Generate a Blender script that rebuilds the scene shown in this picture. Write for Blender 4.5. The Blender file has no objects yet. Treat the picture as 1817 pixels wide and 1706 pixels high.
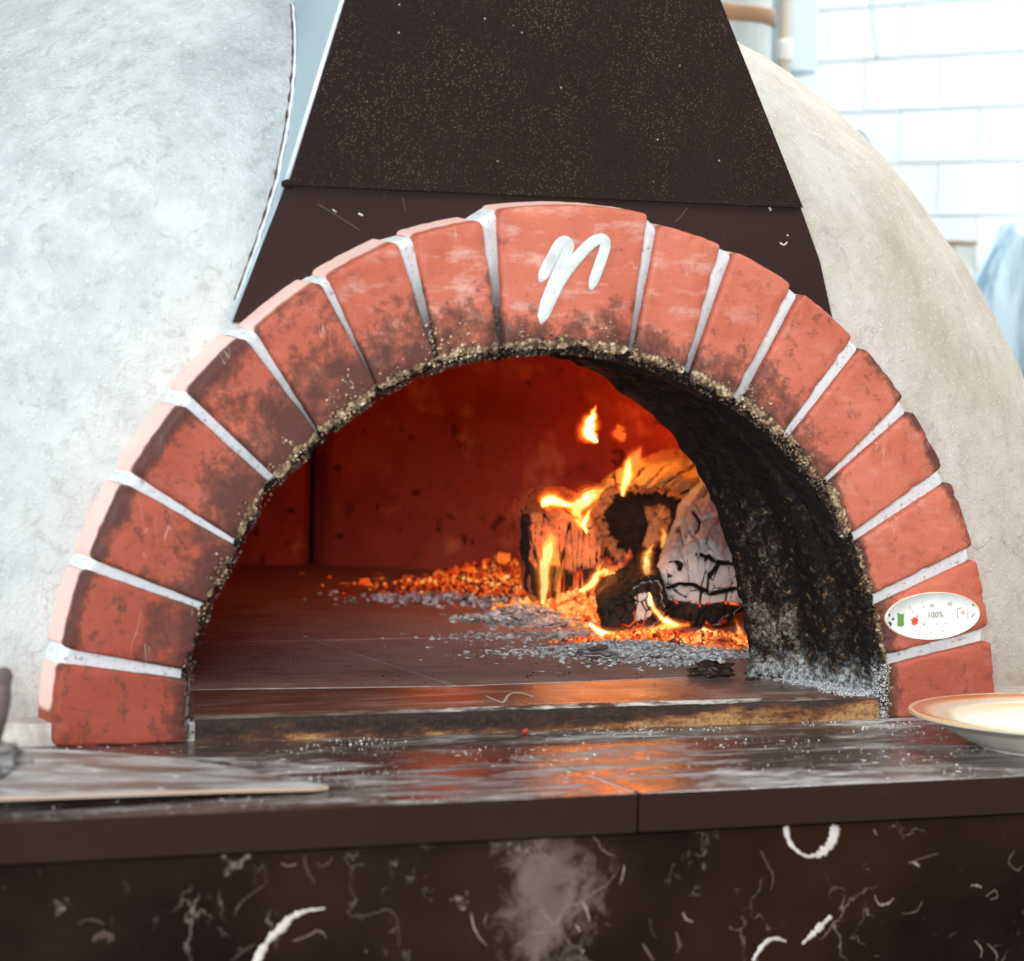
import bpy, bmesh, math, random
from mathutils import Vector, Matrix, noise
random.seed(7)
SC = bpy.context.scene
COL = SC.collection
PI = math.pi
V = Vector

# ------------------------------------------------------------------ camera
IW, IH, FPX = 1817.0, 1706.0, 5000.0
YAW, PIT, ROL = 0.395153809, 0.0473462989, 0.022
CAM = V((-0.877901875, -2.0, 0.297370414))
_F = V((math.sin(YAW)*math.cos(PIT), math.cos(YAW)*math.cos(PIT), -math.sin(PIT)))
_r = _F.cross(V((0, 0, 1))).normalized(); _u = _r.cross(_F)
RT = _r*math.cos(ROL) + _u*math.sin(ROL)
UP = _u*math.cos(ROL) - _r*math.sin(ROL)
cd = bpy.data.cameras.new('camera'); cam = bpy.data.objects.new('camera', cd); COL.objects.link(cam)
cam.matrix_world = Matrix(((RT.x, UP.x, -_F.x, CAM.x), (RT.y, UP.y, -_F.y, CAM.y), (RT.z, UP.z, -_F.z, CAM.z), (0, 0, 0, 1)))
cd.sensor_width = 36; cd.lens = 36*FPX/IW; cd.clip_end = 60; cd.clip_start = .05
cd.dof.use_dof = True; cd.dof.focus_distance = 2.44; cd.dof.aperture_fstop = 8.5
SC.camera = cam

def ray(u, v): return _F + RT*((u-IW/2)/FPX) + UP*((IH/2-v)/FPX)
def at(u, v, y=None, z=None, dist=None):
    """point of the place seen at photo position (u, v): on the plane y=.., z=.. or at a distance"""
    d = ray(u, v)
    if y is not None: t = (y-CAM.y)/d.y
    elif z is not None: t = (z-CAM.z)/d.z
    else: t = dist
    return CAM + d*t

# ------------------------------------------------------------------ world, lamps, exposure
w = bpy.data.worlds.new('World'); SC.world = w; w.use_nodes = True
bg = w.node_tree.nodes['Background']; bg.inputs[0].default_value = (.80, .93, 1, 1); bg.inputs[1].default_value = .30
SC.view_settings.view_transform = 'Standard'; SC.view_settings.look = 'None'
SC.view_settings.exposure = .10; SC.view_settings.gamma = 1
SC.cycles.use_denoising = True

def area(name, loc, target, size, power, color, sy=None):
    ld = bpy.data.lights.new(name, 'AREA'); ld.energy = power; ld.color = color
    ld.shape = 'RECTANGLE'; ld.size = size; ld.size_y = sy or size
    o = bpy.data.objects.new(name, ld); COL.objects.link(o); o.location = loc
    o.rotation_euler = (V(target)-V(loc)).to_track_quat('-Z', 'Y').to_euler(); return o
area('window_light', (-2.9, -1.0, 1.6), (0, .1, .2), 1.4, 66, (.86, .965, 1), 1.2)
area('shop_window_light', (-2.2, -4.2, 1.0), (.1, .3, .1), 1.8, 185, (.93, .97, 1), 1.0)
area('warm_fill', (1.7, -1.2, 2.3), (.4, .5, .3), 1.2, 58, (1, .94, .86))  # added unseen warm fill for the right side of the dome
area('tile_wall_fill', (1.9, 2.0, 2.9), (2.1, 3.6, .8), 1.6, 520, (.93, .985, 1))  # added unseen lamp that brightens the white tiles
def fire_lamp(loc, power, color, r=.05):
    ld = bpy.data.lights.new('fire_light', 'POINT'); ld.energy = power; ld.color = color; ld.shadow_soft_size = r
    o = bpy.data.objects.new('fire_light', ld); COL.objects.link(o); o.location = loc
fire_lamp((.22, .80, .20), .12, (1, .16, .03))
fire_lamp((.49, .96, .22), .34, (1, .15, .03))
fire_lamp((.26, .92, .10), .12, (1, .16, .03))
fire_lamp(at(1110, 800, y=.80), .14, (1, .34, .06), .02)
fire_lamp(at(1180, 745, y=.82), .20, (1, .34, .06), .02)
fire_lamp(at(1010, 930, y=.53), .022, (1, .32, .07), .015)
fire_lamp(at(1080, 1030, y=.60), .030, (1, .26, .05), .02)

# ------------------------------------------------------------------ helpers
def tag(o, label=None, cat=None, group=None, kind=None):
    if label: o['label'] = label
    if cat: o['category'] = cat
    if group: o['group'] = group
    if kind: o['kind'] = kind
    return o
def empty(name, loc, label, cat, group=None):
    o = bpy.data.objects.new(name, None); COL.objects.link(o); o.location = loc; o.empty_display_size = .05
    return tag(o, label, cat, group)
def mk(name, vs, fs, mat=None, parent=None, smooth=True, attrs=None, uv=None, mats=None, midx=None):
    me = bpy.data.meshes.new(name); me.from_pydata([tuple(p) for p in vs], [], fs); me.validate(); me.update()
    if mats:
        for m in mats: me.materials.append(m)
        for p, i in zip(me.polygons, midx): p.material_index = i
    elif mat: me.materials.append(mat)
    if smooth:
        for p in me.polygons: p.use_smooth = True
    for k, vals in (attrs or {}).items():
        a = me.attributes.new(k, 'FLOAT', 'POINT')
        a.data.foreach_set('value', vals)
    if uv:
        l = me.uv_layers.new(name='uv')
        for lp in me.loops: l.data[lp.index].uv = uv[lp.vertex_index]
    o = bpy.data.objects.new(name, me); COL.objects.link(o)
    if parent:
        o.parent = parent
        pw = parent.location.copy() if parent.parent is None else parent.location + parent.parent.location
        # vertices are given in world metres: keep them there
        me.transform(Matrix.Translation(-pw))
    return o
def box_vf(x0, x1, y0, y1, z0, z1):
    vs = [(x0,y0,z0),(x1,y0,z0),(x1,y1,z0),(x0,y1,z0),(x0,y0,z1),(x1,y0,z1),(x1,y1,z1),(x0,y1,z1)]
    return vs, [(0,3,2,1),(4,5,6,7),(0,1,5,4),(1,2,6,5),(2,3,7,6),(3,0,4,7)]
def bevel_obj(o, wd, seg=2):
    bm = bmesh.new(); bm.from_mesh(o.data)
    bmesh.ops.bevel(bm, geom=bm.edges[:]+bm.verts[:], offset=wd, segments=seg, affect='EDGES', profile=.5, clamp_overlap=True)
    bm.to_mesh(o.data); bm.free()
def grid_faces(nu, nv, close_u=False, off=0):
    f = []
    for i in range(nu if close_u else nu-1):
        for j in range(nv-1):
            a = off+i*nv+j; b = off+((i+1) % nu)*nv+j
            f.append((a, b, b+1, a+1))
    return f
def tube(pts, rad, n=8, cap=True, flat=1.0, nrm=None):
    vs, fs = [], []
    m = len(pts)
    for i, p in enumerate(pts):
        p = V(p); t = (V(pts[min(i+1, m-1)])-V(pts[max(i-1, 0)])).normalized()
        a = nrm.copy() if nrm else V((0, -1, 0)).copy()
        b = t.cross(a)
        if b.length < 1e-4: b = t.cross(V((1, 0, 0)))
        b.normalize(); a = b.cross(t).normalized()
        r = rad[i] if hasattr(rad, '__len__') else rad
        for k in range(n):
            q = 2*PI*k/n
            vs.append(p + b*(math.cos(q)*r) + a*(math.sin(q)*r*flat))
    for i in range(m-1):
        for k in range(n):
            fs.append((i*n+k, i*n+(k+1) % n, (i+1)*n+(k+1) % n, (i+1)*n+k))
    if cap:
        fs.append(tuple(range(n-1, -1, -1))); fs.append(tuple(range((m-1)*n, m*n)))
    return vs, fs
def smooth_path(pts, n=6):
    pts = [V(p) for p in pts]; out = []
    for i in range(len(pts)-1):
        p0 = pts[max(i-1, 0)]; p1 = pts[i]; p2 = pts[i+1]; p3 = pts[min(i+2, len(pts)-1)]
        for k in range(n):
            t = k/n
            out.append(.5*((2*p1)+(p2-p0)*t+(2*p0-5*p1+4*p2-p3)*t*t+(3*p1-p0-3*p2+p3)*t**3))
    out.append(pts[-1]); return out
def fbm(p, o=4, h=.9): return noise.fractal(V(p), h, 2.1, o)
def sstep(a, b, x):
    t = max(0, min(1, (x-a)/(b-a))) if a != b else (1 if x > a else 0)
    return t*t*(3-2*t)
def lerp(a, b, t): return a+(b-a)*t
def interp(xs, ys, x):
    if x <= xs[0]: return ys[0]
    for i in range(1, len(xs)):
        if x <= xs[i]: return lerp(ys[i-1], ys[i], (x-xs[i-1])/(xs[i]-xs[i-1]))
    return ys[-1]

class NT:
    """small wrapper for writing node materials"""
    def __init__(s, name):
        s.m = bpy.data.materials.new(name); s.m.use_nodes = True; s.t = s.m.node_tree
        s.b = s.t.nodes['Principled BSDF']; s.out = s.t.nodes['Material Output']
        s._co = None
    def n(s, typ, **kw):
        nd = s.t.nodes.new(typ)
        for k, v in kw.items(): setattr(nd, k, v)
        return nd
    def put(s, sock, val):
        if isinstance(val, bpy.types.NodeSocket): s.t.links.new(val, sock)
        elif isinstance(val, (tuple, list)) and len(val) == 3 and sock.type == 'RGBA': sock.default_value = (*val, 1)
        else: sock.default_value = val
    def co(s):
        if not s._co: s._co = s.n('ShaderNodeNewGeometry').outputs['Position']
        return s._co
    def map(s, scale=(1, 1, 1), loc=(0, 0, 0), rot=(0, 0, 0), vec=None):
        m = s.n('ShaderNodeMapping'); s.put(m.inputs['Vector'], vec or s.co())
        m.inputs['Scale'].default_value = scale; m.inputs['Location'].default_value = loc; m.inputs['Rotation'].default_value = rot
        return m.outputs[0]
    def noise(s, scale, detail=6, rough=.6, vec=None, dist=0.0, out='Fac'):
        m = s.n('ShaderNodeTexNoise'); s.put(m.inputs['Vector'], vec or s.co())
        m.inputs['Scale'].default_value = scale; m.inputs['Detail'].default_value = detail
        m.inputs['Roughness'].default_value = rough; m.inputs['Distortion'].default_value = dist
        return m.outputs[out]
    def vor(s, scale, feature='F1', vec=None, out='Distance', rnd=1.0):
        m = s.n('ShaderNodeTexVoronoi', feature=feature); s.put(m.inputs['Vector'], vec or s.co())
        m.inputs['Scale'].default_value = scale; m.inputs['Randomness'].default_value = rnd
        return m.outputs[out]
    def ramp(s, fac, stops, interp='LINEAR'):
        m = s.n('ShaderNodeValToRGB'); s.put(m.inputs[0], fac); r = m.color_ramp; r.interpolation = interp
        while len(r.elements) < len(stops): r.elements.new(.5)
        for e, (p, c) in zip(r.elements, stops):
            e.position = p; e.color = (c, c, c, 1) if not hasattr(c, '__len__') else (*c, 1)
        return m.outputs[0]
    def mix(s, fac, a, b, mode='MIX'):
        m = s.n('ShaderNodeMix', data_type='RGBA', blend_type=mode)
        s.put(m.inputs[0], fac); s.put(m.inputs[6], a); s.put(m.inputs[7], b); return m.outputs[2]
    def math(s, op, a, b=0.0, c=None, clamp=False):
        m = s.n('ShaderNodeMath', operation=op, use_clamp=clamp); s.put(m.inputs[0], a); s.put(m.inputs[1], b)
        if c is not None: s.put(m.inputs[2], c)
        return m.outputs[0]
    def attr(s, name, out='Fac'):
        m = s.n('ShaderNodeAttribute', attribute_name=name); return m.outputs[out]
    def bump(s, h, strength=.5, dist=.001, prev=None):
        m = s.n('ShaderNodeBump'); s.put(m.inputs['Height'], h); m.inputs['Strength'].default_value = strength
        m.inputs['Distance'].default_value = dist
        if prev: s.put(m.inputs['Normal'], prev)
        return m.outputs[0]
    def fin(s, col, rough=.8, normal=None, spec=.5, metal=0.0, emis=None, estr=None):
        s.put(s.b.inputs['Base Color'], col); s.put(s.b.inputs['Roughness'], rough)
        s.put(s.b.inputs['Specular IOR Level'], spec); s.put(s.b.inputs['Metallic'], metal)
        if normal: s.put(s.b.inputs['Normal'], normal)
        if emis is not None:
            s.put(s.b.inputs['Emission Color'], emis); s.put(s.b.inputs['Emission Strength'], estr if estr is not None else 1.0)
        return s.m

# ------------------------------------------------------------------ materials
def m_brick():
    s = NT('terracotta'); sd = s.attr('seed'); uvv = s.n('ShaderNodeUVMap', uv_map='uv').outputs[0]
    big = s.noise(14, 5, .6); fine = s.noise(420, 3, .6)
    col = s.mix(s.ramp(big, [(.3, 0), (.7, 1)]), (.45, .100, .055), (.60, .180, .112))
    col = s.mix(s.math('MULTIPLY', s.attr('deep'), .85), col, s.mix(big, (.21, .028, .016), (.31, .050, .027)))
    # brushed pale dust
    dust = s.ramp(s.noise(30, 6, .65, vec=s.map((1, 1, 2.6))), [(.52, 0), (.75, 1)])
    col = s.mix(s.math('MULTIPLY', s.math('MULTIPLY', dust, s.attr('dust')), .6), col, (.78, .60, .52))
    # fine horizontal drag marks
    strk = s.ramp(s.noise(26, 4, .7, vec=s.map((1, 1, 22), rot=(0, .12, 0))), [(.35, .95), (.65, 1.03)])
    col = s.mix(1.0, col, strk, 'MULTIPLY')
    # soot, broken by noise
    nz = s.noise(38, 10, .76, dist=.15)
    f = s.math('ADD', s.attr('soot'), s.math('MULTIPLY', s.math('SUBTRACT', nz, .5), 3.4))
    f = s.ramp(f, [(.34, 0), (.55, .6), (.95, 1)])
    col = s.mix(s.math('MULTIPLY', f, .92), col, s.mix(s.noise(300, 3), (.035, .014, .011), (.105, .040, .030)))
    vn = s.noise(70, 10, .8, dist=.25)
    blot = s.math('MULTIPLY', s.ramp(vn, [(.535, 0), (.60, 1)]), s.attr('blot'))
    col = s.mix(s.math('MULTIPLY', blot, .8), col, (.085, .035, .025))
    # thin scratches
    w1 = s.noise(7, 2, .5, vec=s.map((9, 1, 1), rot=(0, .5, 0)), dist=.5)
    scr = s.ramp(s.math('ABSOLUTE', s.math('SUBTRACT', w1, .5)), [(0, 1), (.0022, 0)])
    scr = s.math('MULTIPLY', scr, s.ramp(s.noise(16, 2), [(.56, 0), (.62, 1)]))
    col = s.mix(s.math('MULTIPLY', scr, .5), col, (.75, .55, .42))
    # crumbly burnt crust close to the mouth
    cf = s.math('ADD', s.attr('crust'), s.math('MULTIPLY', s.math('SUBTRACT', s.noise(90, 5, .7), .5), 1.5))
    cm = s.ramp(cf, [(.50, 0), (.62, 1)])
    cc = s.ramp(s.noise(170, 4, .7), [(.36, (.035, .020, .012)), (.46, (.16, .085, .045)), (.54, (.42, .28, .16)), (.64, (.78, .64, .44))])
    col = s.mix(cm, col, cc)
    wf = s.math('ADD', s.attr('flank_light'), s.math('MULTIPLY', s.math('SUBTRACT', s.noise(50, 5), .5), .5))  # grazing light painted as pale pink on the outer brick flanks
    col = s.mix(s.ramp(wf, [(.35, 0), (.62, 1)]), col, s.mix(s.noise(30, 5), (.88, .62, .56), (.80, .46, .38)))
    nb = s.bump(fine, .25, .0006)
    nb = s.bump(s.math('MULTIPLY', cm, s.noise(230, 4, .7)), .9, .004, nb)
    pv = s.vor(260); pc_ = s.math('MULTIPLY', s.ramp(pv, [(.12, 1), (.22, 0)]), s.ramp(s.vor(260, out='Color'), [(.80, 0), (.84, 1)]))
    col = s.mix(s.math('MULTIPLY', pc_, .55), col, (.10, .035, .022))
    nb = s.bump(pc_, -.7, .0012, nb)
    nb = s.bump(s.noise(80, 6, .7), .35, .0015, nb)
    return s.fin(col, s.ramp(big, [(.3, .55), (.7, .75)]), nb, .3)
def m_mortar():
    s = NT('white_mortar'); c = s.mix(s.noise(120, 5), (.60, .62, .64), (.76, .78, .79))
    n = s.noise(60, 6, .7)
    f = s.ramp(s.math('ADD', s.attr('soot'), s.math('MULTIPLY', s.math('SUBTRACT', n, .5), .6)), [(.15, 0), (.95, 1)])
    c = s.mix(f, c, (.055, .045, .038))
    c = s.mix(s.ramp(s.noise(130, 6, .75), [(.54, 0), (.66, .6)]), c, (.50, .47, .45))
    c = s.mix(s.ramp(s.noise(210, 3), [(.60, 0), (.66, .7)]), c, (.36, .27, .22))
    return s.fin(c, .8, s.bump(s.noise(260, 6, .75), .45, .0012), .2)
def m_plaster():
    s = NT('plaster')
    g = s.co(); sx = s.n('ShaderNodeSeparateXYZ'); s.put(sx.inputs[0], g)
    wide = s.noise(3.2, 5, .6); med = s.noise(24, 7, .68); 
    side = s.ramp(s.math('ADD', sx.outputs[0], s.math('MULTIPLY', s.math('SUBTRACT', wide, .5), .5)), [(.02, 0), (.30, 1)])
    c = s.mix(s.ramp(med, [(.34, 0), (.64, 1)]), (.47, .50, .50), (.66, .69, .685))
    tan = s.mix(s.ramp(s.noise(9, 8, .7, vec=s.map((1, 1, .55), rot=(0, -.6, 0))), [(.36, 0), (.66, 1)]), (.50, .40, .295), (.70, .635, .545))
    c = s.mix(s.math('MULTIPLY', side, .9), c, tan)  # warmer light on the right painted in as a beige tone
    # pale aggregate flakes
    fv_ = s.map((1, .55, 1), rot=(.3, .9, 0)); v = s.vor(300, vec=fv_); vr = s.vor(300, out='Color', vec=fv_)
    fl = s.math('MULTIPLY', s.ramp(v, [(.22, 1), (.42, 0)]), s.ramp(vr, [(.60, 0), (.66, 1)]))
    c = s.mix(s.math('MULTIPLY', fl, .55), c, (.80, .81, .80))
    v2 = s.vor(120, vec=fv_); vr2 = s.vor(120, out='Color', vec=fv_)
    fl2 = s.math('MULTIPLY', s.ramp(v2, [(.2, 1), (.38, 0)]), s.ramp(vr2, [(.72, 0), (.77, 1)]))
    c = s.mix(s.math('MULTIPLY', fl2, .30), c, (.78, .79, .77))
    # worn pale band by the bricks and brown pits
    band = s.math('MULTIPLY', s.attr('near'), s.ramp(s.noise(45, 5, .7), [(.35, .2), (.6, 1)]))
    c = s.mix(s.math('MULTIPLY', band, .62), c, (.80, .785, .75))
    dk = s.ramp(s.noise(60, 7, .8, dist=.8), [(.53, 0), (.66, .55)])
    c = s.mix(dk, c, (.36, .34, .31))
    v3 = s.vor(17); vr3 = s.vor(17, out='Color')
    pit = s.math('MULTIPLY', s.ramp(s.math('ADD', v3, s.math('MULTIPLY', s.noise(120, 2), .12)), [(.10, 1), (.14, 0)]), s.ramp(vr3, [(.80, 0), (.83, 1)]))
    c = s.mix(s.math('MULTIPLY', pit, .8), c, (.26, .115, .045))
    # hairline cracks
    e = s.vor(5.5, 'DISTANCE_TO_EDGE', vec=s.mix(.08, g, s.noise(14, 4, out='Color')))
    cr = s.math('MULTIPLY', s.ramp(e, [(.0, 1), (.0045, 0)]), s.ramp(s.noise(5, 2), [(.57, 0), (.63, 1)]))
    c = s.mix(s.math('MULTIPLY', cr, .45), c, (.20, .13, .09))
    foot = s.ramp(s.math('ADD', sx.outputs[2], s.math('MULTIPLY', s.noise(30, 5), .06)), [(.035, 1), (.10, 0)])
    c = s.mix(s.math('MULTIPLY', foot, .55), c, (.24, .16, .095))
    nb = s.bump(s.noise(170, 7, .8), .9, .0030); nb = s.bump(med, .5, .008, nb)
    nb = s.bump(s.math('SUBTRACT', fl, pit), .5, .001, nb); nb = s.bump(cr, -.5, .001, nb)
    return s.fin(c, .62, nb, .4)
def m_hood(speck):
    s = NT('hood_paint')
    c = s.mix(s.noise(5, 4), (.011, .0055, .0043), (.018, .009, .0075)) if speck else s.mix(s.noise(6, 4), (.024, .0115, .0105), (.034, .017, .0155))
    if speck:
        flat = s.map((1, 0, 1))
        v = s.vor(620, vec=flat); vr = s.vor(620, out='Color', vec=flat)
        f = s.math('MULTIPLY', s.ramp(v, [(.16, 1), (.34, 0)]), s.ramp(vr, [(.50, 0), (.80, 1)]))
        f = s.math('MULTIPLY', f, s.ramp(s.noise(14, 4), [(.35, .15), (.6, 1)]))
        c = s.mix(s.math('MULTIPLY', f, .50), c, (.30, .22, .15))
        v = s.vor(95, vec=flat); vr = s.vor(95, out='Color', vec=flat)
        f2 = s.math('MULTIPLY', s.ramp(v, [(.05, 1), (.09, 0)]), s.ramp(vr, [(.84, 0), (.86, 1)]))
        c = s.mix(s.math('MULTIPLY', f2, .5), c, (.62, .55, .46))
        nb = s.bump(s.noise(700, 3, .7), .7, .0007)
    else:
        v = s.vor(60); vr = s.vor(60, out='Color')
        f2 = s.math('MULTIPLY', s.ramp(v, [(.03, 1), (.07, 0)]), s.ramp(vr, [(.80, 0), (.83, 1)]))
        c = s.mix(f2, c, (.5, .42, .38)); nb = s.bump(s.noise(300, 3), .08, .0003)
        c = s.mix(s.ramp(s.noise(25, 5, .7), [(.62, 0), (.72, .3)]), c, (.10, .07, .065))
    return s.fin(c, .68 if speck else .5, nb, .14)
def m_metal(name, col, rough, metal=1.0, nz=.1):
    s = NT(name); c = s.mix(s.math('MULTIPLY', s.noise(30, 5, .6), nz*6), col, tuple(x*.6 for x in col))
    return s.fin(c, s.ramp(s.noise(40, 4), [(.3, rough*.8), (.7, rough*1.2)]), s.bump(s.noise(90, 4), .06, .001), .5, metal)
def m_stone():
    s = NT('dark_counter_stone')
    n = s.noise(9, 6, .65); c = s.mix(n, (.030, .0145, .012), (.060, .030, .024))
    c = s.mix(s.ramp(s.noise(18, 5, .7), [(.60, 0), (.72, .5)]), c, (.11, .036, .016))
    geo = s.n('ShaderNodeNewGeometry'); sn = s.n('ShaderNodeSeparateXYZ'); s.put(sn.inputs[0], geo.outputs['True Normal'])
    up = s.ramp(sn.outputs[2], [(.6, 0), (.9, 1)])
    # wiped flour: long smears plus grains
    sm = s.noise(7.5, 8, .72, vec=s.map((.75, 2.4, 1), rot=(0, 0, .12)), dist=.8)
    smf = s.ramp(sm, [(.47, .04), (.58, .6), (.68, 1)])
    sm2 = s.ramp(s.noise(55, 6, .75, vec=s.map((.4, 1.6, 1), rot=(0, 0, -.1))), [(.40, .12), (.60, 1)])
    fl = s.math('MULTIPLY', smf, sm2)
    v = s.vor(75); vr = s.vor(75, out='Color')
    gr = s.math('MULTIPLY', s.ramp(v, [(.12, 1), (.2, 0)]), s.ramp(vr, [(.78, 0), (.81, 1)]))
    v = s.vor(190); vr = s.vor(190, out='Color')
    gr2 = s.math('MULTIPLY', s.ramp(v, [(.15, 1), (.3, 0)]), s.ramp(vr, [(.62, 0), (.7, 1)]))
    gr2 = s.math('MULTIPLY', gr2, s.ramp(s.noise(11, 3), [(.42, 0), (.6, .8)]))
    f = s.math('MAXIMUM', s.math('MAXIMUM', fl, gr), gr2)
    f = s.math('MULTIPLY', f, up)
    c = s.mix(s.math('MULTIPLY', f, .88), c, (.74, .74, .73))
    v = s.vor(40); vr = s.vor(40, out='Color')
    sp = s.math('MULTIPLY', s.ramp(v, [(.05, 1), (.09, 0)]), s.ramp(vr, [(.86, 0), (.88, .7)]))
    c = s.mix(sp, c, (.55, .45, .38))
    c = s.mix(up, s.mix(.45, c, (.008, .004, .003)), c)  # faces not turned up painted darker, shade put into the colour
    r = s.ramp(s.math('ADD', f, s.math('MULTIPLY', s.noise(40, 5), .3)), [(.1, .20), (.6, .62)])
    return s.fin(c, r, s.bump(s.noise(160, 5), .12, .0006), s.ramp(up, [(0, .10), (1, .45)]))
def m_marble():
    s = NT('dark_marble')
    n = s.noise(5, 6, .65)
    c = s.mix(s.ramp(n, [(.35, 0), (.7, 1)]), (.006, .0028, .0022), (.022, .0095, .006))
    g = s.co()
    # broad warm brown area
    c = s.mix(s.ramp(s.noise(2.2, 4), [(.46, 0), (.62, .5)]), c, (.045, .016, .007))
    wv = s.mix(.055, g, s.noise(22, 5, out='Color'))
    for sc_, wdt, thr, amt in ((13, .012, .58, .42), (27, .014, .58, .34), (48, .02, .62, .3)):
        e = s.vor(sc_, 'DISTANCE_TO_EDGE', vec=wv)
        k = s.math('MULTIPLY', s.ramp(e, [(0, 1), (wdt, 0)]), s.ramp(s.noise(sc_*.9, 3, .6), [(thr, 0), (thr+.06, amt)]))
        c = s.mix(k, c, (.42, .32, .27))
    v = s.vor(34, vec=wv); vr = s.vor(34, out='Color', vec=wv)
    ring = s.math('MULTIPLY', s.ramp(s.math('ABSOLUTE', s.math('SUBTRACT', v, .33)), [(.02, 1), (.05, 0)]), s.ramp(vr, [(.80, 0), (.83, .35)]))
    c = s.mix(s.math('MULTIPLY', ring, s.ramp(s.noise(60, 3), [(.45, 0), (.55, 1)])), c, (.5, .38, .31))
    blob = s.math('MULTIPLY', s.ramp(v, [(.05, 1), (.12, 0)]), s.ramp(vr, [(.86, 0), (.88, .7)]))
    c = s.mix(blob, c, (.52, .42, .36))
    # cloudy pale patch of fossil limestone
    pc = at(965, 1590, y=-.29)
    d = s.n('ShaderNodeVectorMath', operation='DISTANCE'); s.put(d.inputs[0], s.map((1.5, 0, 1), vec=g)); d.inputs[1].default_value = (pc.x*1.5, 0, pc.z)
    k = s.math('SUBTRACT', s.math('MULTIPLY', s.noise(38, 8, .75, dist=.6), 1.6), s.math('MULTIPLY', d.outputs[1 if len(d.outputs) > 1 else 0], 9.0))
    c = s.mix(s.ramp(k, [(.30, 0), (.60, .55)]), c, s.mix(s.noise(45, 6, .7), (.10, .062, .050), (.34, .25, .21)))
    return s.fin(c, s.ramp(n, [(.3, .3), (.7, .45)]), s.bump(s.noise(200, 4), .05, .0005), .12)
def m_firewall(name='chamber_refractory', a=(.30, .046, .030), b=(.50, .095, .055), rough=.85):
    s = NT(name); n = s.noise(11, 7, .68)
    c = s.mix(s.ramp(n, [(.3, 0), (.7, 1)]), a, b)
    c = s.mix(s.ramp(s.noise(45, 5, .7), [(.6, 0), (.7, .6)]), c, (.07, .025, .014))
    v = s.vor(30, vec=s.mix(.05, s.co(), s.noise(30, 3, out='Color')))
    p = s.ramp(v, [(.10, 1), (.2, 0)])
    c = s.mix(s.math('MULTIPLY', p, .7), c, (.05, .02, .012))
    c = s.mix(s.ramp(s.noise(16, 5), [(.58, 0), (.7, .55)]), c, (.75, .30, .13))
    nb = s.bump(s.noise(60, 6, .7), .5, .004); nb = s.bump(s.math('SUBTRACT', 0.0, p), .7, .004, nb)
    return s.fin(c, rough, nb, .2)
def m_floor(name, a, b, rough, streak=.5):
    s = NT(name); n = s.noise(8, 7, .65)
    c = s.mix(n, a, b)
    st = s.noise(24, 7, .75, vec=s.map((.35, 2.2, 1), rot=(0, 0, .25)), dist=.7)
    c = s.mix(s.ramp(st, [(.54, 0), (.72, streak)]), c, (.045, .018, .012))
    st2 = s.noise(30, 6, .7, vec=s.map((.25, 2.4, 1), rot=(0, 0, .15)))
    c = s.mix(s.ramp(st2, [(.50, 0), (.68, .5)]), c, (.52, .42, .37))
    st3 = s.noise(55, 8, .8, vec=s.map((.3, 2.6, 1), rot=(0, 0, .2)))
    c = s.mix(s.ramp(st3, [(.50, 0), (.60, .6)]), c, (.045, .020, .015))
    # ash drift spreading from the fire
    fp = V((.27, .46, 0))
    d = s.n('ShaderNodeVectorMath', operation='DISTANCE'); s.put(d.inputs[0], s.map((1, 1, 0))); d.inputs[1].default_value = fp
    ash = s.math('SUBTRACT', 1.0, s.math('MULTIPLY', d.outputs[1], 1.9))
    ash = s.math('ADD', ash, s.math('MULTIPLY', s.math('SUBTRACT', s.noise(20, 7, .7), .5), .9))
    c = s.mix(s.ramp(ash, [(.12, 0), (.75, .85)]), c, (.66, .52, .46))
    return s.fin(c, s.ramp(n, [(.3, rough*.75), (.7, rough*1.25)]), s.bump(s.noise(90, 6, .7), .3, .0015), .3)
def m_reveal():
    s = NT('sooty_refractory')
    n = s.noise(150, 7, .76); g = s.n('ShaderNodeSeparateXYZ'); s.put(g.inputs[0], s.co())
    low = s.ramp(s.math('ADD', g.outputs[2], s.math('MULTIPLY', s.noise(18, 5), .12)), [(.06, 1), (.30, 0)])
    band = s.attr('band')
    c = s.ramp(n, [(.48, (.005, .003, .0025)), (.55, (.018, .009, .005)), (.60, (.12, .060, .028)), (.66, (.42, .28, .15))])
    pale = s.ramp(s.noise(230, 6, .8), [(.42, (.035, .022, .015)), (.49, (.20, .145, .10)), (.56, (.52, .45, .37)), (.64, (.80, .76, .70))])
    k = s.math('MULTIPLY', band, s.ramp(s.noise(26, 6, .7), [(.40, .25), (.56, 1.1)]))
    k = s.math('MULTIPLY', k, s.math('ADD', s.math('MULTIPLY', low, 1.0), .08))
    k = s.math('ADD', k, s.math('MULTIPLY', s.math('SUBTRACT', s.noise(90, 5, .8), .5), 1.3))
    c = s.mix(s.ramp(k, [(.34, 0), (.85, .9)]), c, pale)
    dull = s.ramp(s.math('ADD', s.noise(13, 5, .7), s.math('MULTIPLY', band, .25)), [(.46, .75), (.62, 0)])
    c = s.mix(dull, c, (.006, .0035, .0025))
    ashf = s.ramp(s.math('ADD', g.outputs[2], s.math('MULTIPLY', s.math('SUBTRACT', s.noise(75, 7, .8), .5), .11)), [(.024, .9), (.042, 0)])
    c = s.mix(ashf, c, s.ramp(s.noise(230, 6, .8), [(.42, (.10, .09, .085)), (.50, (.48, .48, .48)), (.58, (.84, .86, .86))]))
    topk = s.ramp(s.math('ADD', g.outputs[2], s.math('MULTIPLY', s.noise(30, 5), .05)), [(.15, 0), (.24, .9)])
    c = s.mix(topk, c, (.010, .006, .005))  # unlit top of the tunnel painted near black, over the real soot
    nb = s.bump(n, 1.0, .006); nb = s.bump(s.noise(420, 4, .7), .8, .002, nb)
    return s.fin(c, .5, nb, .35)
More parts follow.
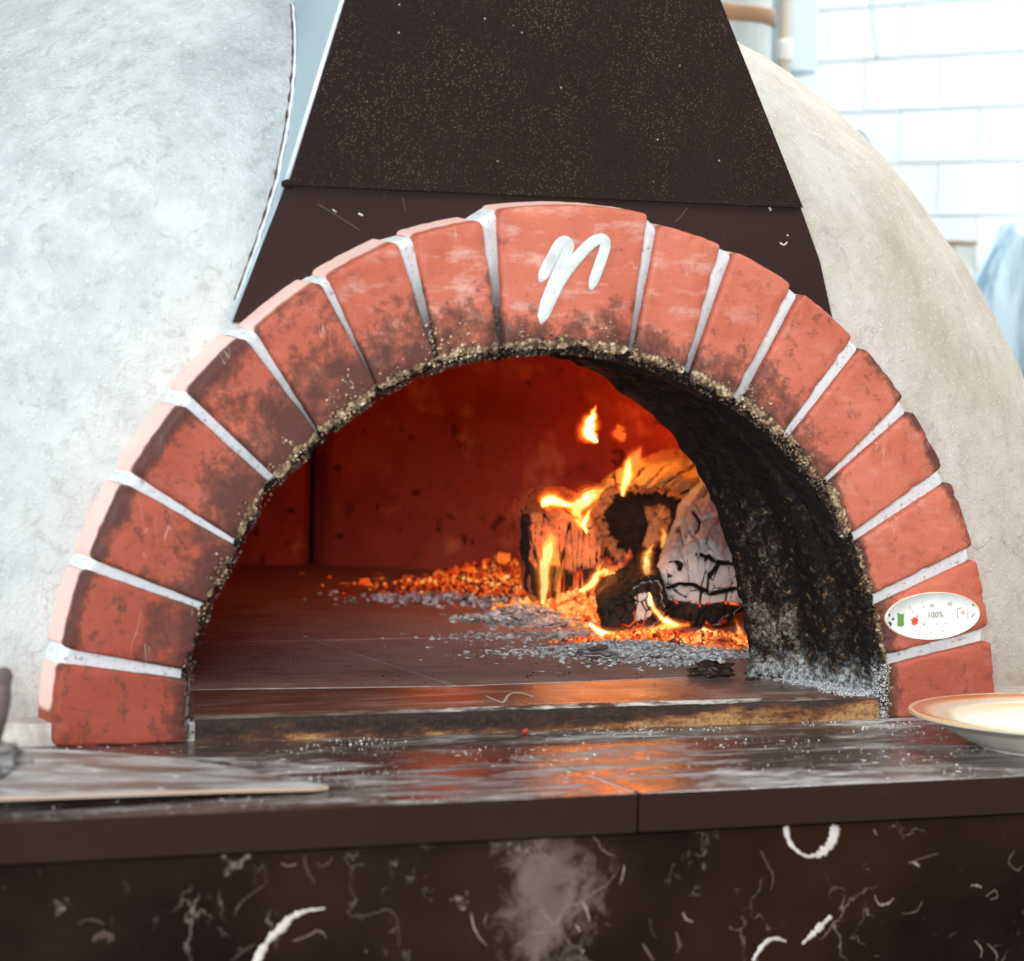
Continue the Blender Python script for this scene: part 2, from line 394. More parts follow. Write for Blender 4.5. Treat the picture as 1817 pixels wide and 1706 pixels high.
def m_frag(name, stops, rough=.7, emis=None, spec=.4):
    s = NT(name); c = s.ramp(s.attr('tone'), stops)
    c = s.mix(s.ramp(s.noise(260, 4), [(.45, 0), (.7, .5)]), c, (.04, .028, .02) if emis is None else (.10, .02, .01))
    nb = s.bump(s.noise(380, 4), .5, .001)
    if emis:
        e = s.ramp(s.math('ADD', s.attr('tone'), s.math('MULTIPLY', s.math('SUBTRACT', s.noise(70, 4), .5), .8)), emis[0])
        return s.fin(c, rough, nb, spec, emis=e, estr=emis[1])
    return s.fin(c, rough, nb, spec)
def m_log(name, bark, ashc, crackc, glow=(1, .16, .02), gstr=6.0):
    s = NT(name); n = s.noise(42, 7, .7)
    c = s.mix(s.ramp(n, [(.35, 0), (.65, 1)]), bark, tuple(x*1.9 for x in bark))
    c = s.mix(s.ramp(s.noise(80, 5, .7, vec=s.map((1, 1, 1))), [(.55, 0), (.7, .5)]), c, (.02, .012, .01))
    a = s.ramp(s.math('ADD', s.attr('ash'), s.math('MULTIPLY', s.math('SUBTRACT', s.noise(36, 7, .72), .5), .9)), [(.40, 0), (.58, 1)])
    c = s.mix(a, c, s.mix(s.noise(110, 6, .75), tuple(x*.55 for x in ashc), ashc))
    cf = s.math('ADD', s.attr('char'), s.math('MULTIPLY', s.math('SUBTRACT', s.noise(50, 6, .7), .5), 1.2))
    c = s.mix(s.ramp(cf, [(.38, 0), (.62, 1)]), c, s.mix(s.noise(120, 5, .7), (.010, .007, .006), (.045, .028, .022)))
    k = s.ramp(s.attr('crack'), [(.30, 0), (.60, 1)])
    c = s.mix(k, c, crackc)
    gl = s.math('ADD', s.attr('glow'), s.math('MULTIPLY', s.math('SUBTRACT', s.noise(60, 6, .75), .5), .8))
    gl = s.math('MULTIPLY', gl, s.math('ADD', .35, s.math('MULTIPLY', s.attr('crack'), .8)))
    e = s.ramp(gl, [(.30, (0, 0, 0)), (.48, (.35, .012, 0)), (.72, (1, .10, .008)), (1.0, (1, .42, .08))])
    nb = s.bump(s.noise(160, 6, .75), .6, .003)
    return s.fin(c, .85, nb, .25, emis=e, estr=gstr*.16)
def m_flame(name, c_hot, c_cool, strength, z0, z1):
    """flame: glowing gas, brighter and yellower towards its foot"""
    s = NT(name); s.t.nodes.remove(s.b)
    g = s.n('ShaderNodeSeparateXYZ'); s.put(g.inputs[0], s.co())
    f = s.n('ShaderNodeMapRange'); s.put(f.inputs[0], g.outputs[2]); f.inputs[1].default_value = z0; f.inputs[2].default_value = z1
    e = s.n('ShaderNodeEmission')
    s.put(e.inputs[0], s.mix(f.outputs[0], c_hot, c_cool))
    st = s.math('MULTIPLY', s.ramp(f.outputs[0], [(0, .55), (.3, 1), (1, .35)]), strength*.42)
    st = s.math('MULTIPLY', st, s.ramp(s.noise(55, 3, vec=s.map((1, 1, .35))), [(.3, .35), (.65, 1.3)]))
    s.put(e.inputs[1], st); s.t.links.new(e.outputs[0], s.out.inputs['Volume'])
    s.m.cycles.homogeneous_volume = False
    return s.m
def m_plain(name, col, rough=.5, spec=.5, metal=0, nz=None, coat=0):
    s = NT(name); c = col
    if nz: c = s.mix(s.ramp(s.noise(nz[0], 6, .7), [(.35, 0), (.7, 1)]), col, nz[1])
    s.b.inputs['Coat Weight'].default_value = coat
    return s.fin(c, rough, s.bump(s.noise(200, 4), .05, .0005), spec, metal)

M_BRICK, M_MORTAR, M_PLASTER = m_brick(), m_mortar(), m_plaster()
M_HOODS, M_HOODP = m_hood(True), m_hood(False)
M_SIDE = m_plain('painted_steel_side', (.40, .50, .54), .42, .5, .15, (9, (.33, .42, .46)))
M_LIP = m_plain('bright_steel_lip', (.78, .84, .88), .3, .6, .3)
M_STONE, M_MARBLE, M_WALLIN = m_stone(), m_marble(), m_firewall()
M_REVEAL = m_reveal()
M_FLOOR = m_floor('oven_floor_tile', (.24, .095, .070), (.48, .30, .245), .8)
M_SILL = m_floor('threshold_tile', (.085, .034, .022), (.17, .075, .048), .30, .6)
M_ASHLINE = m_plain('ash_filled_joint', (.60, .56, .52), .9, .2, 0, (60, (.34, .28, .24)))
M_DARK = m_plain('matt_black', (.012, .009, .008), .9, .2)

# ------------------------------------------------------------------ arch data (photo positions of the brick corners)
LO = [(108,1183),(117,1146),(151,1015),(167,988),(222,862),(241,836),(322,721),(340,694),(430,600),(460,582),(564,502),(589,489),(702,430),(741,418),(852,392),(891,373)]
LI = [(337,1212),(335,1186),(370,1091),(374,1070),(426,978),(432,960),(481,864),(503,850),(570,783),(580,772),(674,702),(683,695),(774,655),(789,645),(885,630),(905,627)]
RO = [(1759,1140),(1756,1111),(1734,995),(1727,966),(1690,857),(1674,826),(1622,731),(1604,704),(1535,617),(1513,596),(1429,522),(1405,503),(1310,448),(1278,433),(1176,400),(1147,379)]
RI = [(1572,1187),(1566,1161),(1553,1080),(1542,1056),(1520,968),(1500,952),(1468,866),(1450,860),(1400,789),(1380,781),(1322,722),(1296,714),(1228,676),(1211,668),(1128,640),(1111,634)]
def f3(p): return at(p[0], p[1], y=0)
BR = []   # bricks clockwise from the left foot: (outerA, outerB, innerA, innerB)
foot = lambda p: V((f3(p).x, 0, 0))
BR.append((foot((97,1322)), f3(LO[0]), foot((337,1320)), f3(LI[0])))
for i in range(1, 15, 2): BR.append((f3(LO[i]), f3(LO[i+1]), f3(LI[i]), f3(LI[i+1])))
BR.append((f3(LO[15]), f3(RO[15]), f3(LI[15]), f3(RI[15])))
for i in range(14, 0, -2): BR.append((f3(RO[i]), f3(RO[i-1]), f3(RI[i]), f3(RI[i-1])))
BR.append((f3(RO[0]), foot((1766,1285)), f3(RI[0]), foot((1571,1281))))
OUT = []; INN = []
for b in BR: OUT += [b[0], b[1]]; INN += [b[2], b[3]]
def polar(L):
    a = [(math.atan2(p.z, p.x), math.hypot(p.x, p.z)) for p in L]; a.sort(); return [x[0] for x in a], [x[1] for x in a]
OA, OR = polar(OUT); IA_, IR_ = polar(INN)
def r_out(t): return interp(OA, OR, t)
def r_in(t): return sum(interp(IA_, IR_, t+d) for d in (-.06, -.03, 0, .03, .06))/5
for b in BR:      # the rounded arrises reach a little into the joints
    for i, j in ((0, 1), (2, 3)):
        dd = (b[j]-b[i]).normalized()*(.0021 if b[0].x < 0 else .0016)
        b[i].x -= dd.x; b[i].z = max(0, b[i].z-dd.z); b[j].x += dd.x; b[j].z = max(0, b[j].z+dd.z)
BD = .050   # how far the bricks stand out

OVEN = empty('brick_pizza_oven', (0, 0, 0), 'plastered domed wood-fired oven with red brick arch around its mouth', 'pizza oven')

# per brick: inner soot reach, outer-edge soot, blotches, dust, deep red
SET = [(.22,.25,.95,.0,.95),(.40,.60,.95,.0,.85),(.42,.80,1.0,.0,.70),(.46,.85,1.0,.1,.60),(.62,.75,.95,.1,.50),(.66,.22,.8,.2,.40),
       (.60,.0,.35,.6,.25),(.52,.0,.15,.9,.10),(.30,.0,.08,.9,.0),(.32,.0,.2,.8,.0),(.40,.0,.45,.35,.05),(.42,.05,.75,.3,.08),
       (.28,.6,.7,.25,.12),(.16,.65,.35,.3,.12),(.10,.5,.4,.3,.15),(.24,.15,.2,.1,.18),(.14,.10,.5,.2,.55)]
def build_brick(k, b):
    Oa, Ob, Ia, Ib = b
    W = (Oa-Ob).length; Wi = (Ia-Ib).length; Hh = ((Oa-Ia).length+(Ob-Ib).length)/2
    bv, rc = .0032, .0048
    base = [0, .0003, .0009, .0018, .0032, .0060]
    def axis(L): 
        inner = [base[-1]+(L-2*base[-1])*i/15 for i in range(1, 15)]
        return base+inner+[L-x for x in reversed(base)]
    wm = (W+Wi)/2; su = axis(wm); sv = axis(Hh)
    vs, uv, soot, crust, dust, flank_light = [], [], [], [], [], []
    st = SET[k]
    sag_o = W*W/(8*.40)*1.0; sag_i = Wi*Wi/(8*.295)
    cen = (Oa+Ob+Ia+Ib)/4; outd = V((cen.x, 0, cen.z)).normalized()
    def place(a, c, y):
        u = a/wm; v = c/Hh
        p = lerp(lerp(Oa, Ob, u), lerp(Ia, Ib, u), v)
        p = p + outd*(4*u*(1-u))*lerp(sag_o, sag_i, v)
        return V((p.x, y, p.z))
    nu, nv = len(su), len(sv)
    for a in su:
        for c in sv:
            da = min(a, wm-a); dc = min(c, Hh-c); d = min(da, dc)
            aa, cc = a, c
            if da < rc and dc < rc:
                x = 1-da/rc; z = 1-dc/rc
                x2 = x*math.sqrt(1-z*z/2); z2 = z*math.sqrt(1-x*x/2)
                na = rc*(1-x2); nc = rc*(1-z2)
                aa = na if a < wm/2 else wm-na; cc = nc if c < Hh/2 else Hh-nc
            y = bv-math.sqrt(max(0, bv*bv-(bv-min(d, bv))**2)) if d < bv else 0
            p = place(aa, cc, y)
            y += .0007*fbm((p.x*30+k*3, 1.3, p.z*30), 3)
            v = c/Hh; u = a/wm
            # ragged burnt inner edge
            e = sstep(.90, 1.0, v)
            ch = e*abs(fbm((p.x*120, k, p.z*120), 3))*.006
            p = V((p.x, y+ch, p.z)) + outd*ch*.7
            p += V((noise.noise(p*160)*.0005, 0, noise.noise(p*160+V((9, 0, 0)))*.0005))
            if d < .004: p.y += max(0, fbm((p.x*90, k, p.z*90), 3)-.18)*.006
            vs.append(p); uv.append((u, v)); flank_light.append(0)
            s1 = sstep(1-st[0]*1.5, 1.02, v)*.95
            s2 = sstep(.16, 0, v)*st[1]*1.5
            s3 = sstep(.08, 0, min(u, 1-u))*.15+sstep(.93, 1.0, v)*.5
            soot.append(min(1.2, s1+s2+s3+(.0, .10, .16, .20, .22, .12, .05)[k] if k < 7 else s1+s2+s3)); dust.append(st[3])
            cw = .17 if 4 <= k <= 11 else .13 if 2 <= k <= 13 else .07
            crust.append(sstep(1-cw, 1.0, v)*(.95 if 3 <= k <= 13 else .55 if k < 3 else .7))
    fs = [tuple(reversed(f)) for f in grid_faces(nu, nv)]
    # border loop, sides and flare
    loop = [(i, 0) for i in range(nu)]+[(nu-1, j) for j in range(1, nv)]+[(i, nv-1) for i in range(nu-2, -1, -1)]+[(0, j) for j in range(nv-2, 0, -1)]
    prev = [i*nv+j for i, j in loop]
    for step in (1, 2, 3):
        cur = []
        y = bv+(BD+.012-bv)*step/3
        for i, j in loop:
            q = vs[i*nv+j]; v = uv[i*nv+j][1]
            flare = outd*(.0070*max(0, outd.z)**.5*(1-v)*step/3)
            cur.append(len(vs)); vs.append(V((q.x, y, q.z))+flare+V((noise.noise(q*90)*.0004, 0, 0)))
            uv.append(uv[i*nv+j]); flank_light.append((1 if k < 13 else 0)*(1 if v < .012 else 0)*(sstep(.25, .55, uv[i*nv+j][0]) if k == 0 else 1))
            far = .25 if v < .5 else 1
            soot.append((soot[i*nv+j]*(far if v < .02 else .8)) if v < .9 else .95); dust.append(0); crust.append(crust[i*nv+j]*(0 if v < .5 else 1))
        n = len(loop)
        for q in range(n):
            fs.append((prev[q], prev[(q+1) % n], cur[(q+1) % n], cur[q]))
        prev = cur
    fs.append(tuple(reversed(prev)))
    o = mk('brick', vs, fs, M_BRICK, OVEN, attrs=dict(soot=soot, flank_light=flank_light, crust=crust, dust=dust, blot=[st[2]]*len(vs), deep=[st[4]]*len(vs), seed=[k/17]*len(vs)), uv=uv)
    bm = bmesh.new(); bm.from_mesh(o.data); bmesh.ops.recalc_face_normals(bm, faces=bm.faces[:]); bm.to_mesh(o.data); bm.free()
    return o
BRICKS = [build_brick(k, b) for k, b in enumerate(BR)]
tag(BRICKS[8], 'wide keystone brick with a white hand-drawn letter')
tag(BRICKS[15], 'brick with a worn oval badge')

# mortar between the bricks
msoot = [.05,.08,.12,.35,.65,.85,1.0,1.1,.75,.60,.42,.28,.2,.12,.08,.05]
for k in range(16):
    a, b = BR[k], BR[k+1]
    Oa, Ob, Ia, Ib = a[1], b[0], a[3], b[2]
    ax = ((Ia+Ib)/2-(Oa+Ob)/2); L = ax.length; ax = ax/L
    side = (Ob-Oa).normalized()
    vs, so = [], []
    nx, nl = 9, 60
    rec = .0080 + .0012*math.sin(k*2.1)
    for j in range(nl):
        v = j/(nl-1)
        for i in range(nx):
            u = -0.12+1.24*i/(nx-1)
            p = lerp(lerp(Oa, Ob, u), lerp(Ia, Ib, u), .012+.985*v)
            s = abs(u-.5)*2
            y = rec - .0012*(1-s**2)*.0 + .00025*fbm((p.x*200, k, p.z*200), 3)+ .0005*s*s
            y += .0045*sstep(.05, 0, v)**2
            vs.append(V((p.x, y, p.z))); so.append(msoot[k]*sstep(.05, 1, v)**.8 + sstep(.93, 1, v)*.4)
    fs = grid_faces(nl, nx)
    n0 = len(vs)
    # outer flank running back to the plaster
    outd = -ax
    for q in range(1, 6):
        for i in range(nx):
            p = vs[i]; 
            vs.append(V((p.x, .010+(BD+.004)*q/5, p.z)) + outd*(.0052*max(0, outd.z)**.5*q/5 + .0006*fbm((p.x*150, q, p.z*150), 2))); so.append(0)
    for q in range(5):
        for i in range(nx-1):
            a0 = i if q == 0 else n0+(q-1)*nx+i; b0 = n0+q*nx+i
            fs.append((a0, a0+1, b0+1, b0))
    mk('mortar_joint', vs, fs, M_MORTAR, OVEN, attrs=dict(soot=so))

# crumbs and burnt crust along the mouth edge
def frags(name, items, mat, parent=None, nrm_rand=True):
    """items: (point, size, tone) -> small angular chips joined in one mesh"""
    vs, fs, tn = [], [], []
    for p, s, t, *fl in items:
        fl = fl[0] if fl else .7
        n = 5; b = len(vs)
        R = Matrix.Rotation(random.random()*6.28, 3, 'Z') @ Matrix.Rotation((random.random()-.5)*(.9 if fl < .5 else 6), 3, 'X') @ Matrix.Rotation((random.random()-.5)*(.9 if fl < .5 else 6), 3, 'Y')
        ring = [V((math.cos(2*PI*i/n)*random.uniform(.6, 1.1), math.sin(2*PI*i/n)*random.uniform(.5, 1.1), random.uniform(-.2, .2)*fl)) for i in range(n)]
        loc = ring+[V((random.uniform(-.3, .3), random.uniform(-.3, .3), fl)), V((random.uniform(-.3, .3), random.uniform(-.3, .3), -fl))]
        vs += [V(p)+R @ (q*s) for q in loc]; tn += [t]*(n+2)
        for i in range(n):
            fs.append((b+i, b+(i+1) % n, b+n)); fs.append((b+(i+1) % n, b+i, b+n+1))
    o = mk(name, vs, fs, mat, parent, smooth=False, attrs=dict(tone=tn)); o['kind'] = 'stuff'; return o
M_CRUST = m_frag('burnt_crust', [(0, (.012, .009, .007)), (.30, (.06, .032, .018)), (.55, (.30, .18, .09)), (.8, (.52, .36, .21)), (1, (.80, .66, .46))], .45, spec=.6)
its = []
for i in range(12000):
    t = random.uniform(.02, PI-.02); deg = math.degrees(t)
    dens = interp([0, 12, 30, 50, 80, 110, 125, 140, 155, 170, 180], [.75, .8, .55, .75, .9, 1, 1, .75, .45, .25, .12], deg)
    cl = .45+1.7*fbm((math.cos(t)*13, math.sin(t)*13, 3), 4)
    if random.random() > dens*min(1, max(.12, cl)): continue
    r0 = r_in(t); wd = interp([0, 40, 60, 125, 150, 180], [.006, .007, .013, .017, .012, .004], deg)
    q = random.random()**1.6
    dr = -.004+wd*q*1.3
    tone = random.betavariate(2.2, 1.3) if dr > .0005 else random.betavariate(1.0, 3.2)
    tone *= interp([0, 60, 125, 180], [.8, .95, .95, .6], deg)*(.6+.5*max(0, min(1, cl)))
    if dr > .002: dr *= .55+.9*max(0, cl)
    if dr > .002 and cl < .25 and random.random() < .7: continue
    its.append((V((math.cos(t)*(r0+dr), random.uniform(-.0006, .003)+max(0, -dr)*.9, math.sin(t)*(r0+dr))), random.choice((.0005, .0007, .0009, .0012, .0017)), tone))
frags('burnt_crust', its, M_CRUST, OVEN)

# reveal of the mouth (tunnel) with three stepped bands
def reveal():
    prof = [(.0045, .004, 0), (.0075, -.0026, 0), (.03, -.0034, 0), (.050, -.0036, 0), (.053, -.0036, 0), (.0545, -.0068, .45), (.066, -.0072, .25), (.085, -.0066, .12), (.100, -.0070, .1), (.104, -.0080, .3), (.110, -.0115, 1), (.125, -.0150, 1), (.14, -.0185, 1), (.148, -.021, .6), (.154, -.0225, .35), (.158, -.021, 0), (.162, -.010, 0), (.164, .05, 0), (.165, .18, 0)]
    ys = []
    fine = []
    for i in range(len(prof)-1):
        a, b = prof[i], prof[i+1]; n = max(1, int((b[0]-a[0])/.0022)) if i < 15 else 2
        for k in range(n): fine.append(tuple(lerp(a[j], b[j], k/n) for j in range(3)))
    fine.append(prof[-1])
    N = 340; vs, band = [], []
    for i in range(N+1):
        t = -.06+(PI+.12)*i/N
        for (y, dr, bd) in fine:
            dg = math.degrees(t); dg = min(dg, 180-dg)
            r = r_in(max(0, min(PI, t)))
            if dr < 0 and y < .163 and y > .056: dr *= interp([0, 21, 38, 52, 66, 75], [2.15, 1.95, 1.45, .8, .3, -.1], dg)
            p = V((math.cos(t)*r*60, y*60, math.sin(t)*r*60))
            d = (.0030*fbm(p*1.0, 4)+.0016*fbm(p*4, 3))*(1 if y < .16 else .2)*interp([50, 80], [1, .5], dg)*(.35 if y > .135 else 1)
            d += .0025*fbm((math.cos(t)*20, y*4, math.sin(t)*20), 2)*(y > .05)
            rr = r+dr+d+.001
            vs.append(V((math.cos(t)*rr, y+.0006*noise.noise(p*3), math.sin(t)*rr))); band.append(bd)
    mk('mouth_reveal', vs, grid_faces(N+1, len(fine)), M_REVEAL, OVEN, attrs=dict(band=band))
reveal()

# the white letter on the keystone
def mark(pts, w0, mat, name, parent, y=-.0004, flat=.11):
    P = smooth_path([at(600+x*.38525, 300+z*.3852, y=y) for x, z in pts], 7); m = len(P)
    rad = [w0*(1+.10*fbm((i*.23, w0*99, 2), 2)) * min(1, .55+.45*sstep(0, 2.5, min(i, m-1-i))) for i in range(m)]
    ext0 = (P[0]-P[1]).normalized(); ext1 = (P[-1]-P[-2]).normalized()
    P = [P[0]+ext0*w0*.5]+P+[P[-1]+ext1*w0*.5]; rad = [w0*.25]+rad+[w0*.25]
    vs, fs = tube(P, rad, 14, True, flat); return mk(name, vs, fs, mat, parent)
M_WHITE = m_plain('white_slip', (.70, .74, .74), .8, .2, 0, (70, (.46, .47, .46)))
mark([(934,512),(975,430),(1020,350),(1050,338),(1062,365),(1030,440),(990,530),(955,625),(938,700)], .0046, M_WHITE, 'letter_stroke', BRICKS[8])
mark([(938,700),(985,590),(1040,490),(1110,400),(1170,340),(1212,325),(1232,350),(1205,440),(1166,545)], .0046, M_WHITE, 'letter_stroke', BRICKS[8], y=-.0009)

# oval badge
def badge():
    M_EN = m_plain('worn_enamel', (.80, .84, .82), .35, .5, 0, (95, (.72, .73, .70)))
    M_RIM = m_plain('badge_rim', (.80, .70, .55), .35, .5, .3)
    c = (at(1572, 1098, y=-.002)+at(1740, 1089, y=-.002))/2
    ex = (at(1740, 1089, y=-.002)-at(1572, 1098, y=-.002))/2; a = ex.length; ex = ex/a
    ez = V((-ex.z, 0, ex.x)); b = (at(1657, 1053, y=0)-at(1657, 1137, y=0)).length/2
    N = 72; rings = [(1.0, .002), (1.0, -.0012), (.985, -.0022), (.965, -.0020), (.955, -.0014), (.5, -.0015), (.02, -.0015)]
    vs, fs, mi = [], [], []
    for s_, y in rings:
        for i in range(N):
            q = 2*PI*i/N; p = c+ex*(math.cos(q)*a*s_)+ez*(math.sin(q)*b*s_); vs.append(V((p.x, y, p.z)))
    for j in range(len(rings)-1):
        for i in range(N):
            fs.append((j*N+i, j*N+(i+1) % N, (j+1)*N+(i+1) % N, (j+1)*N+i)); mi.append(0 if j < 4 else 1)
    fs.append(tuple(range((len(rings)-1)*N, len(rings)*N))); mi.append(1)
    o = mk('badge', vs, fs, None, OVEN, mats=[M_RIM, M_EN], midx=mi); tag(o, 'worn oval white enamel badge with green and red marks')
    def patch(name, pts, mat, y=-.0019):
        P = [at(1550+x*.11557, 1030+z*.1156, y=y) for x, z in pts]; n = len(P)
        vs = P+[V((p.x, y+.0006, p.z)) for p in P]
        return mk(name, vs, [tuple(range(n))]+[(i, (i+1) % n, n+(i+1) % n, n+i) for i in range(n)], mat, o, smooth=False)
    G = m_plain('badge_green', (.12, .27, .06), .5); Rd = m_plain('badge_red', (.68, .07, .035), .5); K = m_plain('badge_print', (.30, .26, .23), .6); Kd = m_plain('rivet_black', (.06, .04, .035), .5)
    patch('flag_green', [(370,495),(405,515),(435,520),(468,512),(466,600),(470,690),(440,712),(400,705),(372,685),(375,590)], G)
    patch('flag_red', [(575,600),(600,592),(612,568),(640,572),(662,578),(662,545),(678,535),(680,560),(668,585),(685,600),(680,640),(668,680),(640,678),(628,698),(605,682),(585,668),(592,635)], Rd)
    patch('rivet', [(285,595),(300,572),(318,580),(320,602),(302,618),(288,612)], Kd)
    patch('rivet', [(1512,372),(1530,366),(1545,395),(1535,402)], Kd)
    patch('worn_spot', [(228,520),(250,512),(262,545),(240,560)], Kd)
    patch('worn_spot', [(232,625),(262,640),(285,665),(270,715),(240,665)], Kd)
    patch('worn_spot', [(1500,560),(1530,520),(1548,495),(1552,530),(1530,545),(1508,575)], K)
    patch('worn_spot', [(760,400),(775,395),(778,418),(764,420)], K); patch('worn_spot', [(765,660),(795,668),(790,685),(768,680)], K)
    def text(st, x, z, h, mat):
        cu = bpy.data.curves.new('t', 'FONT'); cu.body = st; cu.size = 1; cu.extrude = .02
        to = bpy.data.objects.new('t', cu); COL.objects.link(to)
        bpy.context.view_layer.update()
        me = bpy.data.meshes.new_from_object(to.evaluated_get(bpy.context.evaluated_depsgraph_get()))
        bpy.data.objects.remove(to); bpy.data.curves.remove(cu)
        p0 = at(1550+x*.11557, 1030+z*.1156, y=-.00185); sz = h*.1156/5000*2.2/.70
        for v_ in me.vertices:
            q = p0+ex*(v_.co.x*sz*1.02)+ez*(v_.co.y*sz); v_.co = V((q.x, -.0018-v_.co.z*.004, q.z))
        vs = [v_.co.copy() for v_ in me.vertices]; fs = [tuple(p.vertices) for p in me.polygons]; bpy.data.meshes.remove(me)
        mk('lettering', vs, fs, mat, o, smooth=False)
    K2 = m_plain('badge_print_red', (.60, .22, .12), .6)
    text('100%', 825, 578, 96, K); text('sc', 862, 412, 80, K); text('ni', 1140, 390, 80, K); text('4', 1345, 535, 80, K2)
    def dash(x0, z0, x1, z1, r=.00022, m=K):
        vs, fs = tube([at(1550+x0*.11557, 1030+z0*.1156, y=-.0017), at(1550+x1*.11557, 1030+z1*.1156, y=-.0017)], r, 6); mk('lettering', vs, fs, m, o)
    for d in [(1288,430,1290,590),(1288,430,1350,426),(1445,440,1450,590),(955,675,985,670),(1035,668,1050,668),(1090,662,1120,664),(1035,775,1095,775),(560,400,570,440),(585,470,620,500),(735,345,760,330),(870,800,905,795),(1210,500,1225,520)]: dash(*d)
badge()

# ------------------------------------------------------------------ plaster dome
YC, A_, C_, Y0 = .55, .697, .684, .047
def fat(t):
    c, s_ = math.cos(t), math.sin(t); return 1/math.sqrt((c/A_)**2+(s_/C_)**2)
def shell_r(t, y):
    if y <= YC: u = (YC-y)/(YC-Y0); ra = r_out(max(0, min(PI, t)))-.004+.0055*max(0, math.sin(t))
    else: u = (y-YC)/1.15; ra = 0
    return ra+(fat(t)-ra)*math.sqrt(max(0, 1-u*u))
def dome():
    us = [0, .003, .008, .016, .028, .042, .06]
    ys = [Y0+(YC-Y0)*(1-math.cos(a)) for a in [PI/2*i/90 for i in range(91)]]
    ys2 = [YC+1.15*math.sin(PI/2*i/24) for i in range(1, 25)]
    N = 230; vs, near = [], []
    allY = ys+ys2
    for i in range(N+1):
        t = -.02+(PI+.04)*i/N
        for y in allY:
            r = shell_r(t, y)
            p = V((math.cos(t)*r, y, math.sin(t)*r))
            d = .0045*fbm(p*5, 3)+.0016*fbm(p*22, 3)+.0006*fbm(p*80, 2)
            k = sstep(Y0, Y0+.03, y)
            rr = r-r_out(max(0, min(PI, t)))
            r += d*k
            vs.append(V((math.cos(t)*r, y+.0015*fbm(p*30, 3)*(1 if y < YC else 0), max(-.004, math.sin(t)*r)))); near.append(sstep(.10, .0, rr) if y < YC else 0)
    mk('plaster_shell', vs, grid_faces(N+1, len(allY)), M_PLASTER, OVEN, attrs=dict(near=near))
dome()

